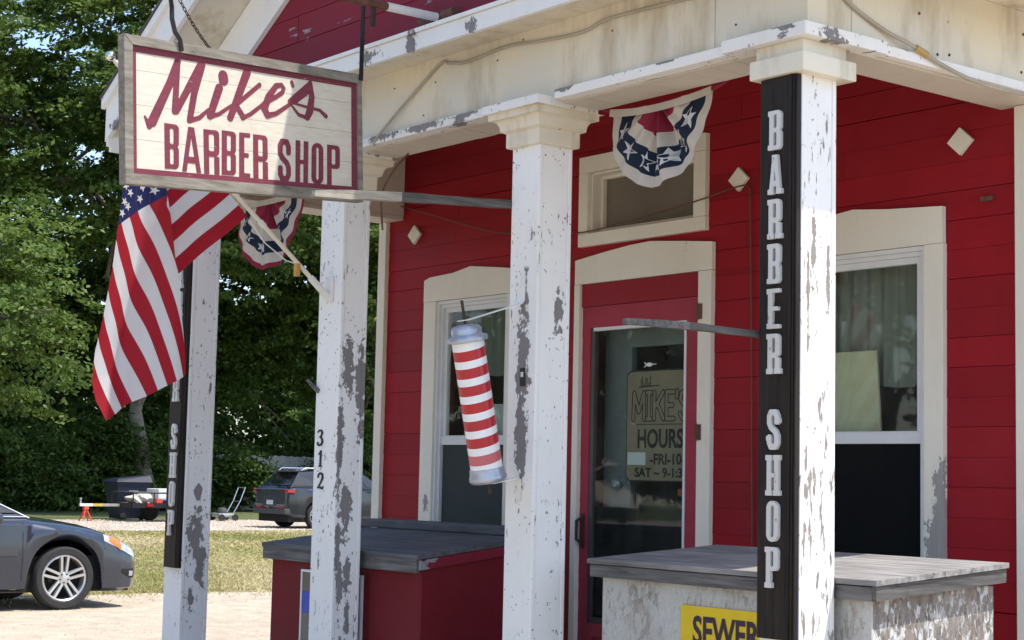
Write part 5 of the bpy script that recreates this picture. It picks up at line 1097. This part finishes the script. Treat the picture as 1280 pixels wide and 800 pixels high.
# ================================================================ trailer and yard things
tl = empty('utility_trailer', (-46.8, 22.2, 0), 'black open utility trailer with painted tongue in front of the fence', 'trailer')
bm_ = M['black_iron']
bx('deck', M['grey_wood'], tl, -47.5, -46.1, 22.3, 24.3, .50, .55); m = MB(); m.box(-47.55, -47.5, 22.25, 24.35, .42, .56); m.box(-46.1, -46.05, 22.25, 24.35, .42, .56); m.box(-47.5, -46.1, 22.2, 22.26, .42, .56); m.build('frame', bm_, tl)
for x in (-47.52, -46.07):
    m = MB(); m.tube([(x, 22.28, .86), (x, 24.3, .86)], .028, 6); m.build('side_rail', bm_, tl)
    for y in (22.28, 22.95, 23.62, 24.3): m = MB(); m.tube([(x, y, .5), (x, y, .86)], .022, 6); m.build('rail_post', bm_, tl)
m = MB(); m.tube([(-47.52, 22.28, .86), (-46.07, 22.28, .86)], .028, 6); m.build('front_rail', bm_, tl)
for a, b, c in ((20.95, 21.35, (.7, .7, .66)), (21.35, 21.65, (.55, .42, .06)), (21.65, 22.2, (.3, .3, .28))): bx('tongue', plain('tongue_paint_%d' % int(a * 10), c, .6), tl, -46.86, -46.76, a + .002, b - .002, .44, .52, .006)
m = MB(); m.lathe([(.05, 0), (.05, .02), (.025, .03), (.025, .2), (.04, .21), (.04, .25)], (-46.81, 20.98, .44), n=12); m.build('coupler', M['alu_grey'], tl)
for x in (-47.65, -45.95):
    m = MB(); m.lathe([(.12, -.08), (.25, -.09), (.3, -.05), (.3, .05), (.25, .09), (.12, .08)], (x, 23.6, .3), (1, 0, 0), 24); m.build('wheel', M['tyre'], tl)
bx('tail_light', M['tail'], tl, -46.04, -46.0, 22.7, 22.9, .46, .54)
js = empty('jack_stand', (-46.8, 21.15, 0), 'small red jack stand under the trailer tongue', 'jack stand'); jm = plain('jack_red', (.62, .07, .04), .5)
for dx, dy in ((-1, -1), (1, -1), (1, 1), (-1, 1)):
    m = MB(); m.tube([(-46.81 + dx * .14, 21.15 + dy * .14, .0), (-46.81 + dx * .03, 21.15 + dy * .03, .34)], .022, 5); m.build('leg', jm, js)
bx('saddle', jm, js, -46.88, -46.74, 21.08, 21.22, .34, .438, .01)
wb_ = empty('wheelie_bin', (-48.3, 23.2, 0), 'dark blue plastic rubbish bin behind the trailer', 'bin'); bb_ = plain('blue_bin_plastic', (.006, .010, .028), .5)
m = MB(); m.hexa([(-48.65, 22.75, .05), (-47.95, 22.75, .05), (-47.95, 23.55, .05), (-48.65, 23.55, .05), (-48.75, 22.6, 1.15), (-47.85, 22.6, 1.15), (-47.85, 23.7, 1.15), (-48.75, 23.7, 1.15)]); m.build('body', bb_, wb_)
m = MB(); m.hexa([(-48.8, 22.55, 1.155), (-47.8, 22.55, 1.155), (-47.8, 23.75, 1.155), (-48.8, 23.75, 1.155), (-48.7, 22.65, 1.24), (-47.9, 22.65, 1.24), (-47.9, 23.7, 1.36), (-48.7, 23.7, 1.36)]); m.build('lid', bb_, wb_)
for y in (22.85, 23.45): m = MB(); m.lathe([(.1, -.03), (.11, 0), (.1, .03)], (-47.88, y, .11), (1, 0, 0), 16); m.build('wheel', M['tyre'], wb_)
bx('label_patch', M['alu_grey'], wb_, -47.862, -47.845, 23.0, 23.3, .86, .9)
tag(bx('cool_box', plain('white_cooler', (.72, .72, .70), .5), None, -47.3, -46.5, 23.3, 24.2, .552, .98, .03), 'white cool box on the trailer', 'cool box')
def lump(name, label, cat, c, s, col):
    bm = bmesh.new(); bmesh.ops.create_icosphere(bm, subdivisions=3, radius=1)
    for v in bm.verts:
        k = 1 + .22 * math.sin(v.co.x * 5 + v.co.y * 3) + .18 * math.sin(v.co.y * 7 + v.co.z * 4); v.co = Vector((c[0] + v.co.x * s[0] * k, c[1] + v.co.y * s[1] * k, max(c[2] + v.co.z * s[2] * k, .552)))
    m = MB(); m.bm(bm); autosmooth(tag(m.build(name, plain(name + '_cloth_%d' % int(c[1] * 10), col, .8), None), label, cat))
lump('tarp_bundle', 'crumpled blue and white tarpaulin on the trailer beside the cool box', 'tarp', (-46.3, 23.8, .62), (.22, .42, .13), (.12, .24, .45)); lump('rag_bundle', 'pale bundle of rags at the front of the trailer', 'rags', (-46.6, 22.75, .66), (.3, .35, .16), (.55, .50, .44))
tag(bx('fuel_can', jm, None, -46.3, -46.1, 23.05, 23.25, .552, .70, .02), 'small red can on the trailer between rags and tarpaulin', 'can')
mw_ = empty('lawn_mower', (-47.4, 26.1, 0), 'push lawn mower with silver handle standing in front of the fence', 'lawn mower')
bx('deck', M['alu_grey'], mw_, -47.65, -47.15, 25.72, 26.25, .12, .24, .04); m = MB(); m.lathe([(.16, 0), (.16, .1), (.12, .16), (.05, .18)], (-47.4, 25.95, .24), n=20); autosmooth(m.build('engine', M['clad'], mw_))
for x in (-47.62, -47.18): 
    m = MB(); m.tube([(x, 26.2, .2), (x, 26.45, .62), (x, 26.62, 1.05)], .014, 8); autosmooth(m.build('handle_tube', M['chrome'], mw_))
m = MB(); m.tube([(-47.62, 26.62, 1.05), (-47.18, 26.62, 1.05)], .014, 8); m.tube([(-47.62, 26.45, .62), (-47.18, 26.45, .62)], .012, 8); m.build('handle_bar', M['chrome'], mw_)
for x in (-47.70, -47.10):
    for y in (25.78, 26.26): m = MB(); m.lathe([(.05, -.025), (.10, -.03), (.11, 0), (.10, .03), (.05, .025)], (x, y, .11), (1, 0, 0), 16); m.build('wheel', M['tyre'], mw_)

# ================================================================ fence
fe = empty('plank_fence', (-60, 30, 0), 'tall pale grey plank fence at the back of the yard', 'fence'); fmat = wood('grey_fence_wood', (.30, .29, .27), (.50, .48, .45), 'z', rnd=False)
m = MB(); y = 6.0
while y < 66: m.box(-60.02 + random.uniform(-.008, .008), -59.995, y, y + .138, .04, 2.2 + random.uniform(-.02, .03)); y += .15
o = m.build('plank_panel', fmat, fe); o['kind'] = 'stuff'
for k in range(26): bx('post', fmat, fe, -60.14, -60.045, 6 + 2.4 * k, 6.1 + 2.4 * k, 0, 2.1)
for z in (.5, 1.75): bx('rail', fmat, fe, -60.10, -60.03, 6, 66, z, z + .09)

# ================================================================ trees
BARK = plain('grey_bark', (.17, .15, .125), .95, 0, .35, 8, .8)
LEAF = [leaf_mat('maple_leaves', [(.034, .074, .013), (.062, .115, .018), (.10, .16, .026), (.16, .215, .042)], .38), leaf_mat('dark_maple_leaves', [(.040, .084, .015), (.068, .122, .021), (.105, .16, .03)], .42), leaf_mat('fresh_leaves', [(.05, .095, .018), (.095, .155, .026), (.16, .215, .042)], .40)]
def foliage(cen, nl, spread, size, tilt=.5, seed=0):
    nl = int(nl * 1.6); size = size * .88
    """leaf quads round spray centres cen (N,3): flattened, drooping sprays"""
    g = np.random.default_rng(seed); n = len(cen); ns = 7
    out_dir = cen - cen.mean(0); out_dir /= np.linalg.norm(out_dir, axis=1, keepdims=True) + 1e-6
    sp = np.repeat(cen, ns, 0) + g.normal(0, 1, (n * ns, 3)) * np.array([spread, spread, spread * .62]); od = np.repeat(out_dir, ns, 0)
    c = np.repeat(sp, nl, 0); od = np.repeat(od, nl, 0); N = len(c); rad = g.uniform(.5, 1.3, n * ns).repeat(nl)
    off = g.normal(0, 1, (N, 3)) * np.array([.36, .36, .10]) * rad[:, None]; off[:, 2] -= .35 * (off[:, 0] * od[:, 0] + off[:, 1] * od[:, 1]) + .12 * (off[:, 0] ** 2 + off[:, 1] ** 2)
    c = c + off; nrm = g.normal(0, .55, (N, 3)) + np.array([0, 0, .75]) + od * .45; nrm /= np.linalg.norm(nrm, axis=1, keepdims=True)
    a = np.cross(nrm, g.normal(0, 1, (N, 3))); a /= np.linalg.norm(a, axis=1, keepdims=True) + 1e-9; b = np.cross(nrm, a); s = (size * g.uniform(.6, 1.35, N))[:, None]
    V = np.empty((N * 4, 3)); V[0::4] = c - a * s; V[1::4] = c + b * s * .55 - a * s * .1 + nrm * s * .12; V[2::4] = c + a * s; V[3::4] = c - b * s * .55 - a * s * .1 + nrm * s * .12
    col = np.clip(np.repeat(np.repeat(g.normal(.5, .16, n), ns), nl) + g.normal(0, .17, N), 0, 1)
    return V, col
def crown_points(c, r_, n, seed, shell=.45):
    g = np.random.default_rng(seed); d = g.normal(0, 1, (n, 3)); d /= np.linalg.norm(d, axis=1, keepdims=True)
    q = (shell + (1 - shell) * g.random(n) ** .6)[:, None]; lob = 1 + .22 * np.sin(3 * np.arctan2(d[:, 1], d[:, 0]) + seed)[:, None] * (1 - d[:, 2:] ** 2)
    return np.array(c) + d * q * np.array(r_) * lob
def limb(m, p0, p1, r0, r1, g, sag=.0, n=7, jit=.03):
    p0, p1 = Vector(p0), Vector(p1); pts = []; L = (p1 - p0).length
    for k in range(n + 1):
        t = k / n; p = p0.lerp(p1, t) + Vector(g.normal(0, jit * L * math.sin(math.pi * t), 3)); p.z += sag * L * math.sin(math.pi * t); pts.append(p)
    m.tube(pts, [r0 + (r1 - r0) * k / n for k in range(n + 1)], 8); return pts
def tree(name, label, x, y, crown, r_, ncl, nl, size, seed, mi, trunk_r=.3, fork=3.0, lean=(0, 0), group='trees at the back of the yard', spread=.85, cat='tree', shell=.45):
    e = empty(name, (x, y, 0), label, cat, group); g = np.random.default_rng(seed + 50); cp = crown_points(crown, r_, ncl, seed, shell)
    m = MB(); top = Vector((x + lean[0], y + lean[1], fork)); limb(m, (x, y, -.1), top, trunk_r, trunk_r * .75, g, 0, 6, .008)
    cz = Vector(crown); main = limb(m, top, cz + Vector((0, 0, r_[2] * .5)), trunk_r * .72, .06, g, 0, 8, .012)
    for k in range(12):
        i = g.integers(0, len(cp)); st = main[min(len(main) - 2, int(g.integers(0, 6)))]; p = limb(m, st, cp[i], trunk_r * .33, .025, g, .06)
        for _ in range(2): j = np.argsort(((cp - cp[i]) ** 2).sum(1))[g.integers(1, 6)]; limb(m, p[4], cp[j], .05, .012, g, .03, 4)
    autosmooth(m.build('trunk', BARK, e), 60)
    V, col = foliage(cp, nl, spread, size, seed=seed); V -= np.array([x, y, 0]); quads_mesh('crown', V, LEAF[mi], col, 4, e)
tree('maple_tree', 'large maple with leaning grey trunk behind the trailer', -57.3, 28.4, (-53.8, 27.4, 14.6), (6.6, 7.6, 6.2), 150, 62, .125, 1, 0, .34, 3.6, (.3, -.9))
tree('maple_tree', 'bright leafy tree at the left edge behind the parked car', -46.5, 13.6, (-44.6, 16.6, 5.9), (3.0, 2.5, 2.3), 34, 58, .105, 2, 2, .25, 2.4, (.3, 1.2), shell=.6)
tree('maple_tree', 'tall tree at the upper left with sky showing through', -61, 19.5, (-56, 18.3, 15.2), (5.5, 4.0, 7.2), 90, 58, .13, 3, 0, .4, 4.0)
tree('maple_tree', 'dark tree behind the lawn mower', -66, 35.5, (-64, 34.0, 7.5), (4, 6.5, 7.0), 120, 60, .14, 4, 1, .36, 3.0)
tree('maple_tree', 'green tree behind the suv and the numbered column', -62.5, 42.5, (-58.5, 38.2, 12.5), (6, 5.2, 7.2), 105, 60, .135, 5, 0, .34, 2.6)
tree('maple_tree', 'far tree rising behind the maple with leaning trunk', -74, 29, (-73, 30, 14), (6.5, 8, 10.5), 110, 56, .16, 6, 1, .4, 4)
tree('maple_tree', 'far tree seen between numbered column and shop wall', -80, 56, (-80, 55, 7.5), (6, 6.5, 6.5), 90, 56, .15, 7, 0, .35, 3)
tree('maple_tree', 'dark tree behind the bright leafy tree at far left', -66, 24.5, (-63, 23.5, 7.0), (4, 6, 6.8), 110, 58, .14, 8, 1, .34, 3)
for k, (x, y) in enumerate(((-84, 22), (-85, 33), (-86, 44), (-78, 50), (-88, 56))):
    tree('maple_tree', ['dark broad tree far behind the bright tree at far left', 'dark broad tree far behind the blue bin', 'dark broad tree far behind the suv', 'dark broad tree low behind the numbered column', 'farthest tree beside the shop wall'][k], x, y, (x, y, 6.0), (4, 6.5, 6.0), 70, 50, .17, 40 + k, 1, .35, 1.6, shell=.3)
for k, (x, y, rx, rz, mi) in enumerate(((-57.5, 20.8, 2.4, 1.7, 1), (-58.2, 24.3, 2.2, 1.9, 1), (-58.7, 32.2, 1.6, 1.2, 1), (-58.3, 37.8, 2.2, 1.9, 1), (-55.5, 17.6, 2.2, 2.2, 0), (-59, 42.5, 2.2, 1.9, 0), (-58.6, 26.6, 2.0, 2.0, 1), (-59.2, 29.6, 2.0, 1.6, 1), (-56.8, 23.0, 1.8, 1.5, 1))):
    tree('shrub', ['dense shrub by the fence left of the jack stand', 'dense shrub by the fence behind the blue bin', 'low ivy bush on the fence behind the mower', 'dark shrub by the fence behind the suv', 'shrub under the bright tree at far left', 'shrub at the fence seen right of the numbered column', 'tall dark shrub left of the leaning trunk', 'dark shrub right of the leaning trunk', 'dark bush in front of the fence above the trailer tongue'][k], x, y, (x, y, rz * .9), (rx * .8, rx, rz), 26, 46, .10, 20 + k, mi, .06, .4, group='shrubs along the fence', spread=.6, cat='shrub', shell=.3)

for k, (x, y) in enumerate(((-14, -19), (-24, -17), (-35, -18), (-47, -16), (-60, -17))):
    tree('street_tree', ['nearest', 'second', 'third', 'fourth', 'farthest'][k] + ' street tree across the road, mirrored in the shop glass', x, y, (x, y, 6.0), (5.5, 4.5, 5.6), 70, 34, .2, 60 + k, 1, .3, 1.6, group='street trees across the road', shell=.3)

# ---------------------------------------------------------------- consistent normals on the built shapes
for o in list(COL.objects):
    if o.type == 'MESH' and len(o.data.polygons) < 4000 and o.name.split('.')[0] not in ('cloth', 'cloth_band', 'crown', 'grass', 'gravel', 'pebbles', 'star', 'heading', 'curtain'):
        bm = bmesh.new(); bm.from_mesh(o.data); bmesh.ops.recalc_face_normals(bm, faces=bm.faces[:]); bm.to_mesh(o.data); bm.free()
